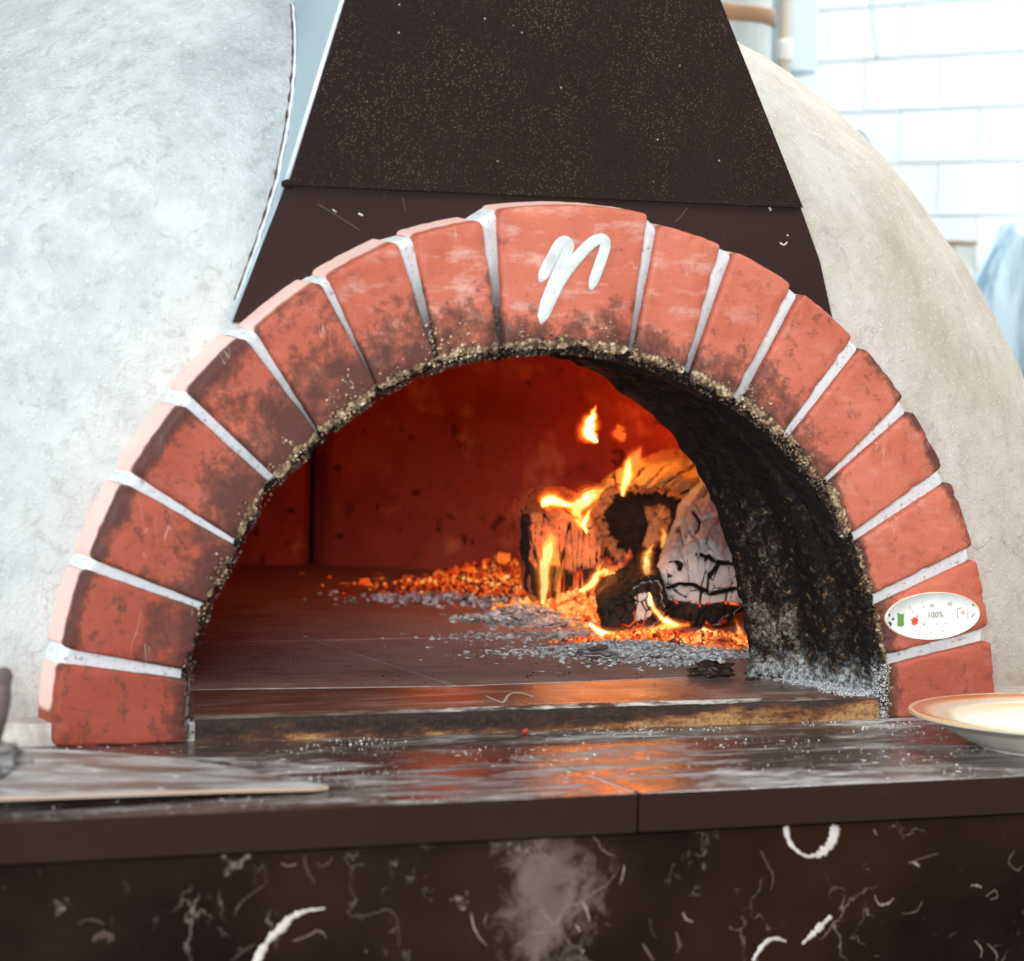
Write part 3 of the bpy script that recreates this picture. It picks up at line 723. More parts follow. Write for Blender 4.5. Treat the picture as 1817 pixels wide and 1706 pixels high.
# ------------------------------------------------------------------ hood
HOOD = bpy.data.objects.new('chimney_hood', None)
def hood():
    yf, yu = .0405, .0365
    bl, br = at(425, 546, y=yf), at(1475, 556, y=yf)
    ml, mr = at(509, 329, y=yf), at(1421, 369, y=yf)
    tl, tr = at(612, 0, y=yu+.012), at(1277, 0, y=yu+.012)
    k = 1.45
    tl2 = ml+(tl-ml)*k; tr2 = mr+(tr-mr)*k
    bl2 = bl+(bl-ml)*.12; br2 = br+(br-mr)*.12
    n = 12
    # lower collar: right edge is slightly bowed
    Ls = [bl2, lerp(bl, ml, .5)+V((-.001, 0, 0)), ml]; Rs = [br2, br, lerp(br, mr, .5)+V((.0035, 0, 0)), mr]
    outl = [V((p.x, yf, p.z)) for p in Ls+Rs[::-1]]; m = len(outl)
    vs = outl+[V((p.x, yf+.0025, p.z)) for p in outl]
    o = mk('hood_panel', vs, [tuple(range(m-1, -1, -1)), tuple(range(m, 2*m))]+[(i, (i+1) % m, m+(i+1) % m, m+i) for i in range(m)], M_HOODP, OVEN, smooth=False)
    tag(o, 'smooth dark brown lower collar panel')
    # upper plate, slightly proud
    q = [ml+V((0, yu-yf, 0)), mr+V((0, yu-yf, 0)), tr2, tl2]
    vs = q+[p+V((0, .003, 0)) for p in q]
    vs2, fs2 = vs, [(3, 2, 1, 0), (4, 5, 6, 7), (0, 1, 5, 4), (1, 2, 6, 5), (2, 3, 7, 6), (3, 0, 4, 7)]
    o = mk('hood_panel', vs2, fs2, M_HOODS, OVEN, smooth=False); tag(o, 'speckled dark upper hood panel')
    # folded side walls
    for s_, (b0, m0, t0) in ((-1, (bl2, ml, tl2)), (1, (br2, mr, tr2))):
        e = .0006*s_
        for a, b, ya, yb in ((b0, m0, yf, yf), (m0, t0, yu, t0.y)):
            a1 = V((a.x+e, ya+.0026, a.z)); b1 = V((b.x+e, yb+.0028, b.z)); a2 = V((a.x+e, .42, a.z)); b2 = V((b.x+e, .42, b.z))
            w_ = V((-.0015*s_, 0, 0))
            vs = [a1, b1, b2, a2, a1+w_, b1+w_, b2+w_, a2+w_]
            mk('hood_side', vs, [(0, 1, 2, 3), (7, 6, 5, 4), (0, 4, 5, 1), (1, 5, 6, 2), (2, 6, 7, 3), (3, 7, 4, 0)], M_SIDE, OVEN, smooth=False)
    # bright lip on the left edge of the upper plate
    a = ml+V((-.0010, yu-yf+.0035, 0)); b = tl2+V((-.0010, .0035, 0))
    vs, fs = tube([a, lerp(a, b, .5), b], .0022, 8); tag(mk('hood_edge', vs, fs, M_LIP, OVEN), 'bright steel edge of the hood')
    a = bl2+V((-.0014, .002, 0)); b = ml+V((-.0014, .002, 0))
    vs, fs = tube([a, b], .0011, 8); mk('hood_edge', vs, fs, M_SIDE, OVEN)
    vs, fs = tube([ml+V((-.001, -.006, .001)), ml+V((-.001, .002, .001))], .0034, 6); mk('screw', vs, fs, M_DARK, OVEN)
    # scratches and flour flicks on the collar
    M_SCR = m_plain('hood_scratch', (.20, .14, .13), .7); M_FL = m_plain('dried_flour', (.62, .58, .55), .8)
    for pts in ([(566, 364), (600, 384), (640, 410)], [(1220, 369), (1210, 382), (1198, 394)], [(715, 352), (719, 375)]):
        vs, fs = tube(smooth_path([at(u, v, y=yf-.0002) for u, v in pts], 4), .00016, 5); mk('scratch', vs, fs, M_SCR, OVEN)
    for pts, r in (([(1384, 431), (1391, 435), (1397, 430)], .0006), ([(636, 379), (644, 383)], .0007), ([(1364, 369), (1368, 371), (1366, 374)], .0006), ([(1396, 417), (1399, 419)], .0005), ([(590, 372), (597, 377)], .0004)):
        vs, fs = tube(smooth_path([at(u, v, y=yf-.0003) for u, v in pts], 3), r, 6, flat=.5); mk('flour_fleck', vs, fs, M_FL, OVEN)
    # dark shrinkage crack where the plaster meets the left side wall
    pts = []
    for i in range(70):
        f = i/69; z = lerp(bl.z+.006, tl.z+.01, f)
        x = lerp(ml.x, tl.x, (z-ml.z)/(tl.z-ml.z)) if z > ml.z else lerp(bl.x, ml.x, (z-bl.z)/(ml.z-bl.z))
        x -= .0035; t = math.atan2(z, x); r = math.hypot(x, z); lo, hi = Y0, YC
        for _ in range(30):
            m_ = (lo+hi)/2
            if shell_r(t, m_) < r: lo = m_
            else: hi = m_
        pts.append(V((x-.0012+.0007*noise.noise(V((f*30, 0, 1)))+.0004*noise.noise(V((f*90, 3, 1))), lo-.0015, z)))
    rad = [max(.0002, .0005+.0010*noise.noise(V((i*.45, 5, 2)))) for i in range(70)]
    vs, fs = tube(pts, rad, 6); mk('plaster_crack', vs, fs, m_plain('crack_dark', (.07, .03, .025), .9), OVEN)
    M_CK = m_plain('caulk', (.80, .82, .81), .7, .3, 0, (120, (.62, .60, .56)))
    vs, fs = tube([p+V((.0028, .0012, 0)) for p in pts], [.0013+.0006*noise.noise(V((i*.6, 1, 7))) for i in range(70)], 7); mk('caulk_bead', vs, fs, M_CK, OVEN)
bpy.data.objects.remove(HOOD); hood()

# ------------------------------------------------------------------ chamber
FZ = .0186
def chamber():
    cy, R = .78, .62
    seam = math.atan2(1.348-cy, .245)
    for s_ in range(6):
        a0 = seam+s_*PI/3+.0035; a1 = seam+(s_+1)*PI/3-.0035
        nu, zs = 40, [-.02, 0.02]+[.02+.30*i/30 for i in range(1, 31)]
        vs = []
        for i in range(nu):
            a = lerp(a0, a1, i/(nu-1)); e = min(i, nu-1-i)
            for z in zs:
                r = R-.02*sstep(.1, .5, z)
                p = V((math.cos(a)*r, cy+math.sin(a)*r, z)); d = .006*fbm(p*9, 3)+.003*fbm(p*34, 3)
                if e == 0: r += .03
                else: r += d
                vs.append(V((math.cos(a)*r, cy+math.sin(a)*r, z)))
        fs = grid_faces(nu, len(zs))
        fs = [f for f in fs if all(vs[i].y > .10 and not (vs[i].y < .25 and abs(vs[i].x) < .30) for i in f)]
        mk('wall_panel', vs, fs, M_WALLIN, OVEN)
    vs = []; nu, nv = 72, 14
    for i in range(nu):
        a = 2*PI*i/nu
        for j in range(nv):
            q = PI/2*j/(nv-1); r = (R-.012)*math.cos(q)+.0001; z = .32+.17*math.sin(q)
            p = V((math.cos(a)*r, cy+math.sin(a)*r, z)); vs.append(p+V((0, 0, .004*fbm(p*9, 3))))
    mk('chamber_vault', vs, grid_faces(nu, nv, True), M_WALLIN, OVEN)
    # backing drum so that the panel joints read dark
    vs = []
    for i in range(73):
        a = 2*PI*i/72
        for z in (-.02, .34): vs.append(V((math.cos(a)*(R+.035), cy+math.sin(a)*(R+.035), z)))
    fs = [f for f in grid_faces(73, 2) if all(vs[i].y > .2 for i in f)]
    mk('chamber_backing', vs, fs, M_DARK, OVEN)
    # floor tiles
    bed, fb = box_vf(-.66, .66, .01, 1.46, -.01, FZ-.0022); mk('tile_bed', bed, fb, M_ASHLINE, OVEN, smooth=False)
    xs = [-.63, -.4315, -.0315, .3685, .63]
    ybk = lambda x: interp([-.31, -.0315, .26, .35], [.168, .138, .160, .165], x)
    rows = [(None, .50), (.50, .90), (.90, 1.42)]
    g = .0011
    for ri, (y0, y1) in enumerate(rows):
        for i in range(len(xs)-1):
            x0, x1 = xs[i]+g, xs[i+1]-g
            n = 8; vs = []
            for ix in range(n+1):
                x = lerp(x0, x1, ix/n); ya = (ybk(x)+g) if y0 is None else y0+g
                for iy in range(n+1):
                    y = lerp(ya, y1-g, iy/n); ed = ix in (0, n) or iy in (0, n)
                    vs.append(V((x, y, FZ-.0002*ed)))
            fs = grid_faces(n+1, n+1); 
            bnd = [ix*(n+1) for ix in range(n+1)]+[n*(n+1)+iy for iy in range(1, n+1)]+[ix*(n+1)+n for ix in range(n-1, -1, -1)]+[iy for iy in range(n-1, 0, -1)]
            b0 = len(vs); vs += [V((vs[q].x, vs[q].y, -.008)) for q in bnd]; m = len(bnd)
            fs += [(bnd[q], b0+q, b0+(q+1) % m, bnd[(q+1) % m]) for q in range(m)]
            mk('floor_tile', vs, fs, M_FLOOR, OVEN, smooth=False)
    pts = [V((x, ybk(x)+.0002, FZ+.0001)) for x in [lerp(-.285, .21, i/80) for i in range(81)]]
    vs, fs = tube(pts, [max(.0002, .0010+.0011*noise.noise(V((i*.4, 2, 2)))) for i in range(81)], 6, flat=.3, nrm=V((0, 0, 1))); mk('ash_filled_joint', vs, fs, M_ASHLINE, OVEN)
    pts = [V((-.0315, lerp(.139, .26, i/20), FZ+.0001)) for i in range(21)]
    vs, fs = tube(pts, [max(.0002, .0016*(1-i/22)+.0008*noise.noise(V((i*.5, 4, 2)))) for i in range(21)], 6, flat=.3, nrm=V((0, 0, 1))); mk('ash_filled_joint', vs, fs, M_ASHLINE, OVEN)
    # threshold tile with its ragged burnt front edge
    x0, x1 = -.2935, .2855; N = 260; vs, mi, fs = [], [], []
    prof = [('b', .12), ('b', .03), ('t', 0), ('e', 0), ('f', .25), ('f', .5), ('f', .75), ('f', 1)]
    nn = len(prof)
    for i in range(N+1):
        x = lerp(x0, x1, i/N); nz = fbm((x*18, 0, 0), 4); chip = max(0, fbm((x*26, 4, 0), 4))*.0035*sstep(-.12, .02, x)*sstep(.24, .12, x)
        yb = ybk(x)-g
        seq = [(yb, FZ), (lerp(yb, 0, .5), FZ+.0002), (.012+chip, FZ), (.0015+chip*1.6, FZ-.0016-chip*.8)]
        seq += [(-.001+.0022*nz*(1-abs(q-.5)), lerp(FZ-.004-chip, 0.0, q)) for q in (.05, .35, .7, 1.)]
        vs += [V((x, y, z)) for y, z in seq]
    fs = grid_faces(N+1, nn); midx = []
    for f in fs: midx.append(0 if (f[0] % nn) < 2 else (2 if (f[0] % nn) == 2 else 1))
    s = NT('burnt_threshold_front'); cc = s.noise(26, 7, .7, vec=s.map((.45, 1, 1.7)))
    zz = s.n('ShaderNodeSeparateXYZ'); s.put(zz.inputs[0], s.co())
    k = s.math('ADD', cc, s.math('MULTIPLY', zz.outputs[0], .32)); k = s.math('SUBTRACT', k, s.math('MULTIPLY', zz.outputs[2], 17.0)); k = s.math('SUBTRACT', k, .012)
    c = s.ramp(k, [(.29, (.012, .006, .004)), (.38, (.045, .016, .008)), (.44, (.16, .055, .016)), (.55, (.42, .22, .085))])
    c = s.mix(s.ramp(s.noise(330, 3), [(.50, 0), (.64, .7)]), c, (.05, .022, .01))
    MF = s.fin(c, .7, s.bump(s.noise(300, 5, .7), .8, .002), .4)
    s = NT('chipped_edge'); zz = s.n('ShaderNodeSeparateXYZ'); s.put(zz.inputs[0], s.co())
    k = s.math('MULTIPLY', s.math('MULTIPLY', s.ramp(s.math('ADD', zz.outputs[0], .5), [(.36, .12), (.46, 1)]), s.ramp(s.math('ADD', zz.outputs[0], .5), [(.62, 1), (.72, .25)])), s.ramp(s.noise(60, 6, .7, vec=s.map((.5, 1, 1))), [(.44, 0), (.58, 1)]))
    ME = s.fin(s.mix(k, (.07, .035, .022), (.62, .58, .53)), .7, s.bump(s.noise(200, 5), .6, .002), .4)
    o = mk('threshold_tile', vs, fs, None, OVEN, mats=[M_SILL, MF, ME], midx=midx)
    # flour filled gap at the right end
    # mark drawn on the threshold
    P = smooth_path([at(u, v, z=FZ+.0004) for u, v in ((862, 1235), (880, 1243), (893, 1246), (900, 1236), (910, 1230), (925, 1230), (945, 1236))], 5)
    vs, fs = tube(P, .0012, 6, flat=.25, nrm=V((0, 0, 1))); mk('scraped_mark', vs, fs, m_plain('pale_scrape', (.42, .34, .28), .8), OVEN)
chamber()

# ------------------------------------------------------------------ counter
CT = empty('oven_counter', (0, -.2, 0), 'dark stone counter with marble front standing before the oven mouth', 'counter')
YF = -.300; JX = at(1145, 1412, z=0).x
def counter():
    for x0, x1, yf in ((-1.5, JX-.0010, YF), (JX+.0010, 1.6, YF+.0008)):
        vs, fs = box_vf(x0, x1, yf, 1.62, -.0268, 0)
        o = mk('stone_slab', vs, fs, M_STONE, CT, smooth=False); bevel_obj(o, .0011, 2)
    vs, fs = box_vf(JX-.0011, JX+.0011, YF+.012, -.212, -.02, -.0002); mk('joint_filler', vs, fs, M_ASHLINE, CT, smooth=False)
    vs, fs = box_vf(JX-.0011, JX+.0011, -.211, 1.5, -.02, -.0001); mk('joint_filler', vs, fs, M_STONE, CT, smooth=False)
    tag(CT.children[0], 'left counter slab, dark stone'); tag(CT.children[1], 'right counter slab, dark stone')
    vs, fs = box_vf(-1.5, 1.6, YF+.0045, 1.6, -.85, -.0285)
    o = mk('front_panel', vs, fs, M_MARBLE, CT, smooth=False)
    yv = YF+.0045
    M_VEIN = m_plain('white_vein', (.66, .60, .55), .4, .5, 0, (80, (.44, .36, .32)))
    def vein(pts, ws, nm='white_vein', m=M_VEIN):
        P = smooth_path([at(u, v, y=yv-.0002) for u, v in pts], 7); n = len(P)
        k = len(ws)-1
        rad = [max(.0001, .00044*interp([i/k for i in range(k+1)], ws, j/(n-1))/2*(1+.9*fbm((j*.55, pts[0][0], 0), 3))) for j in range(n)]
        P = [p+V((.0006*noise.noise(V((j*.5, pts[0][0], 1))), 0, .0006*noise.noise(V((j*.5, pts[0][0], 9))))) for j, p in enumerate(P)]
        vs, fs = tube(P, rad, 6, flat=.025); mk(nm, vs, fs, m, o)
    vein([(440, 1740), (458, 1700), (480, 1665), (500, 1648), (515, 1630), (540, 1618), (577, 1612)], [8, 14, 9, 14, 9, 6, 2])
    vein([(1395, 1467), (1399, 1490), (1412, 1508), (1432, 1520), (1446, 1518)], [10, 8, 5, 4, 8])
    vein([(1483, 1465), (1478, 1490), (1466, 1508), (1447, 1520)], [18, 16, 17, 8])
    vein([(1475, 1626), (1455, 1646), (1438, 1662), (1423, 1676)], [6, 12, 8, 2])
    vein([(1336, 1706), (1352, 1680), (1372, 1666), (1395, 1671)], [5, 8, 7, 3])
    M_FAINT = m_plain('faint_vein', (.13, .08, .06), .4, .3, 0, (60, (.045, .024, .018)))
    M_MID = m_plain('pale_vein', (.30, .22, .18), .4, .3, 0, (60, (.08, .045, .035)))
    for pts, ws, mm in (([(540,1520),(545,1545),(560,1568)],[4,4,2],M_FAINT), ([(590,1522),(575,1538),(560,1530)],[5,3,2],M_FAINT), ([(500,1533),(512,1537),(525,1534)],[5,3,4],M_MID),
            ([(415,1625),(430,1600),(470,1570)],[2,4,2],M_FAINT), ([(410,1706),(430,1690),(452,1676)],[3,5,3],M_FAINT), ([(520,1670),(545,1662),(565,1652),(580,1665)],[3,5,3,2],M_MID),
            ([(620,1628),(660,1622),(690,1615),(705,1635),(708,1680)],[2,3,4,3,2],M_FAINT), ([(835,1620),(845,1655),(865,1680)],[3,6,2],M_MID), ([(865,1620),(860,1640),(872,1650)],[4,4,2],M_FAINT),
            ([(948,1492),(965,1515),(985,1538)],[3,7,3],M_MID), ([(1108,1535),(1105,1555),(1100,1570)],[4,5,2],M_MID), ([(1033,1600),(1042,1618),(1046,1636)],[6,8,3],M_MID), ([(1022,1642),(1030,1655)],[7,4],M_MID),
            ([(1212,1620),(1218,1632),(1230,1636)],[6,8,4],M_MID), ([(1200,1655),(1206,1680),(1200,1690)],[6,10,4],M_FAINT), ([(1552,1590),(1560,1605),(1575,1604),(1586,1594)],[2,6,6,2],M_MID),
            ([(1600,1622),(1625,1618),(1637,1600)],[2,5,3],M_FAINT), ([(1612,1532),(1640,1522),(1665,1515)],[5,3,2],M_FAINT), ([(1620,1530),(1632,1538)],[8,5],M_MID), ([(1722,1572),(1735,1572),(1742,1576)],[3,7,3],M_MID),
            ([(1750,1592),(1765,1580),(1770,1592),(1758,1596)],[5,5,5,4],M_FAINT), ([(1730,1670),(1742,1685),(1740,1700)],[2,5,2],M_MID), ([(1752,1675),(1768,1692),(1768,1706)],[2,4,2],M_MID),
            ([(1350,1510),(1362,1535),(1372,1555),(1368,1580)],[3,5,4,2],M_FAINT), ([(1470,1590),(1480,1575),(1500,1580)],[3,4,2],M_FAINT), ([(1140,1675),(1150,1690),(1160,1706)],[5,8,3],M_FAINT),
            ([(1800,1510),(1790,1530),(1805,1545),(1815,1535)],[4,5,6,4],M_FAINT), ([(140,1640),(160,1632),(185,1640)],[3,4,3],M_FAINT), ([(165,1668),(180,1660),(200,1664),(190,1672)],[9,18,12,6],M_FAINT), ([(1550,1472),(1556,1482)],[3,4],M_MID)):
        vein(pts, [q*.62 for q in ws], 'pale_vein', mm)
    vs, fs = box_vf(-1.45, 1.55, YF+.010, 1.55, -.0290, -.0264); mk('shadow_gap', vs, fs, M_DARK, CT, smooth=False)  # black strip put in for the shade under the slab
counter()

# flour and crumbs lying on the counter
M_FLOUR = m_frag('flour_grains', [(0, (.55, .50, .46)), (.5, (.75, .74, .72)), (1, (.85, .85, .84))], .8)
its = []
for i in range(2600):
    if random.random() < .35: x, y = random.uniform(-.30, .5), random.gauss(-.02, .018)
    else: x, y = random.uniform(-.55, .5), random.uniform(-.295, -.005)
    if fbm((x*9, y*14, 0), 3) < -.05 or y > -.004: continue
    its.append((V((x, y, .0004)), random.choice((.0003, .0004, .0005, .0006, .0010)), random.random(), .5))
fo = frags('flour_crumbs', its, M_FLOUR); tag(fo, 'scattered flour grains and crumbs on the dark counter', 'flour')
M_CHAR = m_frag('charcoal_crumbs', [(0, (.008, .006, .006)), (1, (.05, .03, .025))], .6)
its = []
for (u, v, r, n) in ((1357,1201,.004,6),(1378,1204,.003,3),(1395,1203,.006,8),(1408,1205,.004,6),(1440,1207,.004,5),(1455,1208,.005,6),(1332,1206,.004,6),(1390,1222,.001,1),(1030,1159,.004,4),(945,1125,.003,3),(1270,1198,.006,4),(1330,1197,.004,4)):
    c = at(u, v, z=FZ+.001)
    for _ in range(n): its.append((c+V((random.uniform(-r, r)*1.6, random.uniform(-r, r), .0008)), random.uniform(.0015, .0034), random.random(), .4))
for _ in range(220):
    c = at(random.uniform(420, 1300), random.uniform(1060, 1215), z=FZ+.0005); its.append((c, random.uniform(.0006, .0016), random.random(), .4))
o = frags('charcoal_crumbs', its, M_CHAR); tag(o, 'small black charcoal crumbs strewn over the oven floor', 'charcoal')
# ash and crumbs piled along the right foot of the mouth
M_ASH = m_frag('ash', [(0, (.16, .14, .13)), (.35, (.52, .52, .52)), (.8, (.90, .93, .94)), (1, (.93, .95, .96))], .9, spec=.2)
its = []
for _ in range(2600):
    y = random.uniform(.0, .16); r = r_in(.05)
    x = r-.012-abs(random.gauss(0, .010))-.10*y*random.random()
    its.append((V((x, y, FZ+random.uniform(0, .006)*math.exp(-(r-.012-x)/.01))), random.uniform(.0003, .0009), random.betavariate(1.8, 2.0), .6))
for _ in range(900):
    y = random.uniform(-.002, .012); its.append((V((random.uniform(.286, .2945), y, random.uniform(0, .045))), random.uniform(.0004, .0010), random.betavariate(1.4, 1.9), .7))
o = frags('ash_drift', its, M_ASH, OVEN)

# red crumb
def ico(name, c, r, mat, parent=None, sub=2, sq=(1, 1, 1), nz=.15, seed=0, attrs=False):
    bm = bmesh.new(); bmesh.ops.create_icosphere(bm, subdivisions=sub, radius=1)
    for v in bm.verts:
        k = 1+nz*fbm(v.co*1.7+V((seed, 0, 0)), 4)*1.6
        v.co = V((v.co.x*sq[0], v.co.y*sq[1], v.co.z*sq[2]))*r*k+V(c)
    me = bpy.data.meshes.new(name); bm.to_mesh(me); bm.free(); me.materials.append(mat)
    for p in me.polygons: p.use_smooth = True
    o = bpy.data.objects.new(name, me); COL.objects.link(o)
    if parent: o.parent = parent; me.transform(Matrix.Translation(-parent.location))
    return o
o = ico('tomato_crumb', at(932, 1298, z=.003), .0026, m_plain('tomato_red', (.30, .03, .025), .6), nz=.3)
tag(o, 'tiny red tomato crumb on the counter below the threshold', 'food crumb')
o = ico('charcoal_lump', at(1260, 1190, z=FZ+.006), .013, m_plain('charcoal', (.018, .012, .010), .5, .5, 0, (90, (.05, .03, .02))), sub=4, sq=(1.25, .7, .5), nz=.5, seed=4)
tag(o, 'black charcoal lump lying in front of the ash pile', 'charcoal')

# ------------------------------------------------------------------ plate
def plate():
    zr = .0265; c = at(1905, 1266, z=zr); R = (at(1625, 1266, z=zr)-c).length
    prof = [(0, .0075), (.50, .0075), (.62, .0090), (.70, .0150), (.745, .0205), (.77, .0225), (.80, .0232), (.90, .0250), (.965, .0262), (.985, .0268), (1.0, .0262), (1.002, .0245), (.985, .0232), (.93, .0215), (.84, .0180), (.76, .0120), (.66, .0052), (.60, .0022), (.585, .0003), (.56, .0003), (.555, .0030), (.0, .0035)]
    P = []
    for i in range(len(prof)-1):
        for k in range(3): P.append((lerp(prof[i][0], prof[i+1][0], k/3), lerp(prof[i][1], prof[i+1][1], k/3)))
    P.append(prof[-1]); N = 128; vs = []
    for i in range(N):
        a = 2*PI*i/N
        for r, z in P: vs.append(V((c.x+math.cos(a)*r*R, c.y+math.sin(a)*r*R, z)))
    s = NT('glazed_stoneware'); d = s.n('ShaderNodeVectorMath', operation='DISTANCE'); s.put(d.inputs[0], s.map((1, 1, 0))); d.inputs[1].default_value = (c.x, c.y, 0)
    rr = s.math('ADD', s.math('DIVIDE', d.outputs[1], R), s.math('MULTIPLY', s.math('SUBTRACT', s.noise(20, 4), .5), .03))
    z = s.n('ShaderNodeSeparateXYZ'); s.put(z.inputs[0], s.co())
    top = s.ramp(rr, [(.70, (.66, .61, .50)), (.76, (.58, .42, .24)), (.80, (.52, .46, .38)), (.86, (.64, .42, .24)), (.92, (.46, .12, .010)), (.965, (.40, .075, .005)), (.985, (.66, .44, .22))])
    gn = s.n('ShaderNodeNewGeometry'); sn = s.n('ShaderNodeSeparateXYZ'); s.put(sn.inputs[0], gn.outputs['Normal'])
    c_ = s.mix(s.ramp(sn.outputs[2], [(.0, 0), (.12, 1)]), (.84, .80, .70), top)
    s.b.inputs['Coat Weight'].default_value = .15; s.b.inputs['Coat Roughness'].default_value = .1
    m = s.fin(c_, .25, None, .5)
    fs = grid_faces(N, len(P), True); fs = [tuple(reversed(f)) for f in fs]
    o = mk('dinner_plate', vs, fs, m); tag(o, 'cream plate with an orange-brown rim at the right foot of the arch', 'plate')
    o.data.transform(Matrix.Translation(V((-c.x, -c.y, 0)))); o.location = (c.x, c.y, 0)
    o.data.materials[0] = m
plate()

# ------------------------------------------------------------------ peel blade and brush on the left
def peel():
    top = [(583,1394),(520,1384),(430,1364),(330,1348),(230,1338),(120,1331),(0,1326),(-160,1330),(-420,1350),(-460,1400),(-200,1421),(0,1414),(200,1407),(400,1400),(560,1396.5)]
    def zt(u): return interp([-460, 0, 583], [.024, .0125, .0042], u)
    P = [at(u, v, z=zt(u)) for u, v in top]; n = len(P)
    th = .0028
    vs = [p for p in P]+[p-V((0, 0, th)) for p in P]
    s = NT('floury_peel'); nn = s.noise(13, 7, .7, vec=s.map((.7, 2.0, 1), rot=(0, 0, .1)), dist=.5)
    c = s.mix(s.ramp(s.noise(30, 5, vec=s.map((.3, 2, 1))), [(.35, 0), (.65, 1)]), (.13, .088, .075), (.24, .18, .16))
    c = s.mix(s.ramp(nn, [(.45, 0), (.62, .85)]), c, (.60, .64, .65))
    v = s.vor(80); vr = s.vor(80, out='Color'); gr = s.math('MULTIPLY', s.ramp(v, [(.14, 1), (.22, 0)]), s.ramp(vr, [(.86, 0), (.88, 1)]))
    c = s.mix(gr, c, (.85, .87, .87))
    gn = s.n('ShaderNodeNewGeometry'); sn = s.n('ShaderNodeSeparateXYZ'); s.put(sn.inputs[0], gn.outputs['True Normal'])
    c = s.mix(s.ramp(sn.outputs[2], [(.2, 1), (.5, 0)]), c, (.52, .38, .30))
    m = s.fin(c, .38, s.bump(s.noise(60, 5), .1, .001), .5)
    pr = empty('pizza_peel', (P[6].x, P[6].y, 0), 'flat floury peel lying on the counter at the left foot of the arch', 'peel')
    o = mk('blade', vs, [tuple(reversed(range(n))), tuple(range(n, 2*n))]+[(i, (i+1) % n, n+(i+1) % n, n+i) for i in range(n)], m, pr, smooth=False)
    bm = bmesh.new(); bm.from_mesh(o.data); bmesh.ops.recalc_face_normals(bm, faces=bm.faces[:]); bm.to_mesh(o.data); bm.free()
    a = at(-430, 1375, z=.027); b = a+V((-.9, -.18, .015))
    vs, fs = tube([a+V((.06, .01, -.003)), a, b], .009, 12); mk('handle', vs, fs, m, pr)
peel()
def brush():
    b = at(-12, 1352, z=.030)
    r = empty('oven_brush', (b.x, b.y, .016), 'dark handled brush with matted grey bristles on the peel at the left edge', 'brush')
    md = m_plain('dark_wood', (.050, .030, .028), .55, .4, 0, (50, (.13, .10, .10)))
    yb = b.y+.01
    P = smooth_path([at(-14, 1330, y=yb), at(-3, 1290, y=yb), at(3, 1255, y=yb), at(5, 1220, y=yb), at(7, 1200, y=yb), at(8, 1184, y=yb)], 8)
    n = len(P); rad = [interp([0, .25, .5, .62, .8, .93, 1], [.0035, .0045, .0058, .0052, .0060, .0042, .0012], i/(n-1))*(1+.06*noise.noise(V((i*.5, 0, 0)))) for i in range(n)]
    vs, fs = tube(P, rad, 14, flat=.6); mk('handle', vs, fs, md, r)
    # matted head: core plus bristles
    mg = m_plain('matted_bristle', (.13, .11, .10), .9, .1, 0, (90, (.36, .36, .35)))
    c = at(-14, 1345, y=yb)
    ico('head_core', c, .017, mg, r, sub=4, sq=(1.15, 1.0, .58), nz=.35, seed=2)
    vs, fs = [], []
    for i in range(2200):
        d = V((random.gauss(0, 1), random.gauss(0, 1), random.gauss(0, .7))).normalized()
        p = c+V((d.x*.0185, d.y*.016, d.z*.0095)); q = p+(d+V((random.uniform(-.8, .8), random.uniform(-.8, .8), random.uniform(-.5, .5))))*random.uniform(.0015, .0045)
        s_ = d.cross(V((.3, .2, 1))).normalized()*.00028; k = len(vs); vs += [p-s_, p+s_, q]; fs.append((k, k+1, k+2))
    o = mk('bristles', vs, fs, mg, r, smooth=False); o['kind'] = 'stuff'
brush()

# ------------------------------------------------------------------ logs, embers, ash, flames
def fissure(p, fiss):
    d = p-CAM; z = d.dot(_F); u = IW/2+FPX*d.dot(RT)/z; v = IH/2-FPX*d.dot(UP)/z
    u += 2.5*noise.noise(V((u*.09, v*.09, 0))); v += 2.5*noise.noise(V((u*.09, v*.09, 7))); best = 0
    for w_, pl in fiss:
        for (x0, y0), (x1, y1) in zip(pl, pl[1:]):
            t = max(0, min(1, ((u-x0)*(x1-x0)+(v-y0)*(y1-y0))/((x1-x0)**2+(y1-y0)**2)))
            q = math.hypot(u-x0-(x1-x0)*t, v-y0-(y1-y0)*t)
            best = max(best, min(1, 1.6*(1-q/(w_*1.25))))
    return best
FISS_C = [(5, [(1183,998),(1196,994),(1208,1004),(1205,1013)]), (5, [(1238,984),(1252,990),(1275,1000),(1300,1002)]), (5, [(1278,1000),(1268,1012),(1261,1021)]),
          (4, [(1185,1046),(1205,1038),(1230,1040),(1254,1051)]), (3.5, [(1228,905),(1241,922),(1231,941)]), (3.5, [(1240,921),(1264,914)]), (2, [(1190,968),(1212,957),(1229,950)]), (4.5, [(1262,1056),(1288,1050),(1305,1046)])]
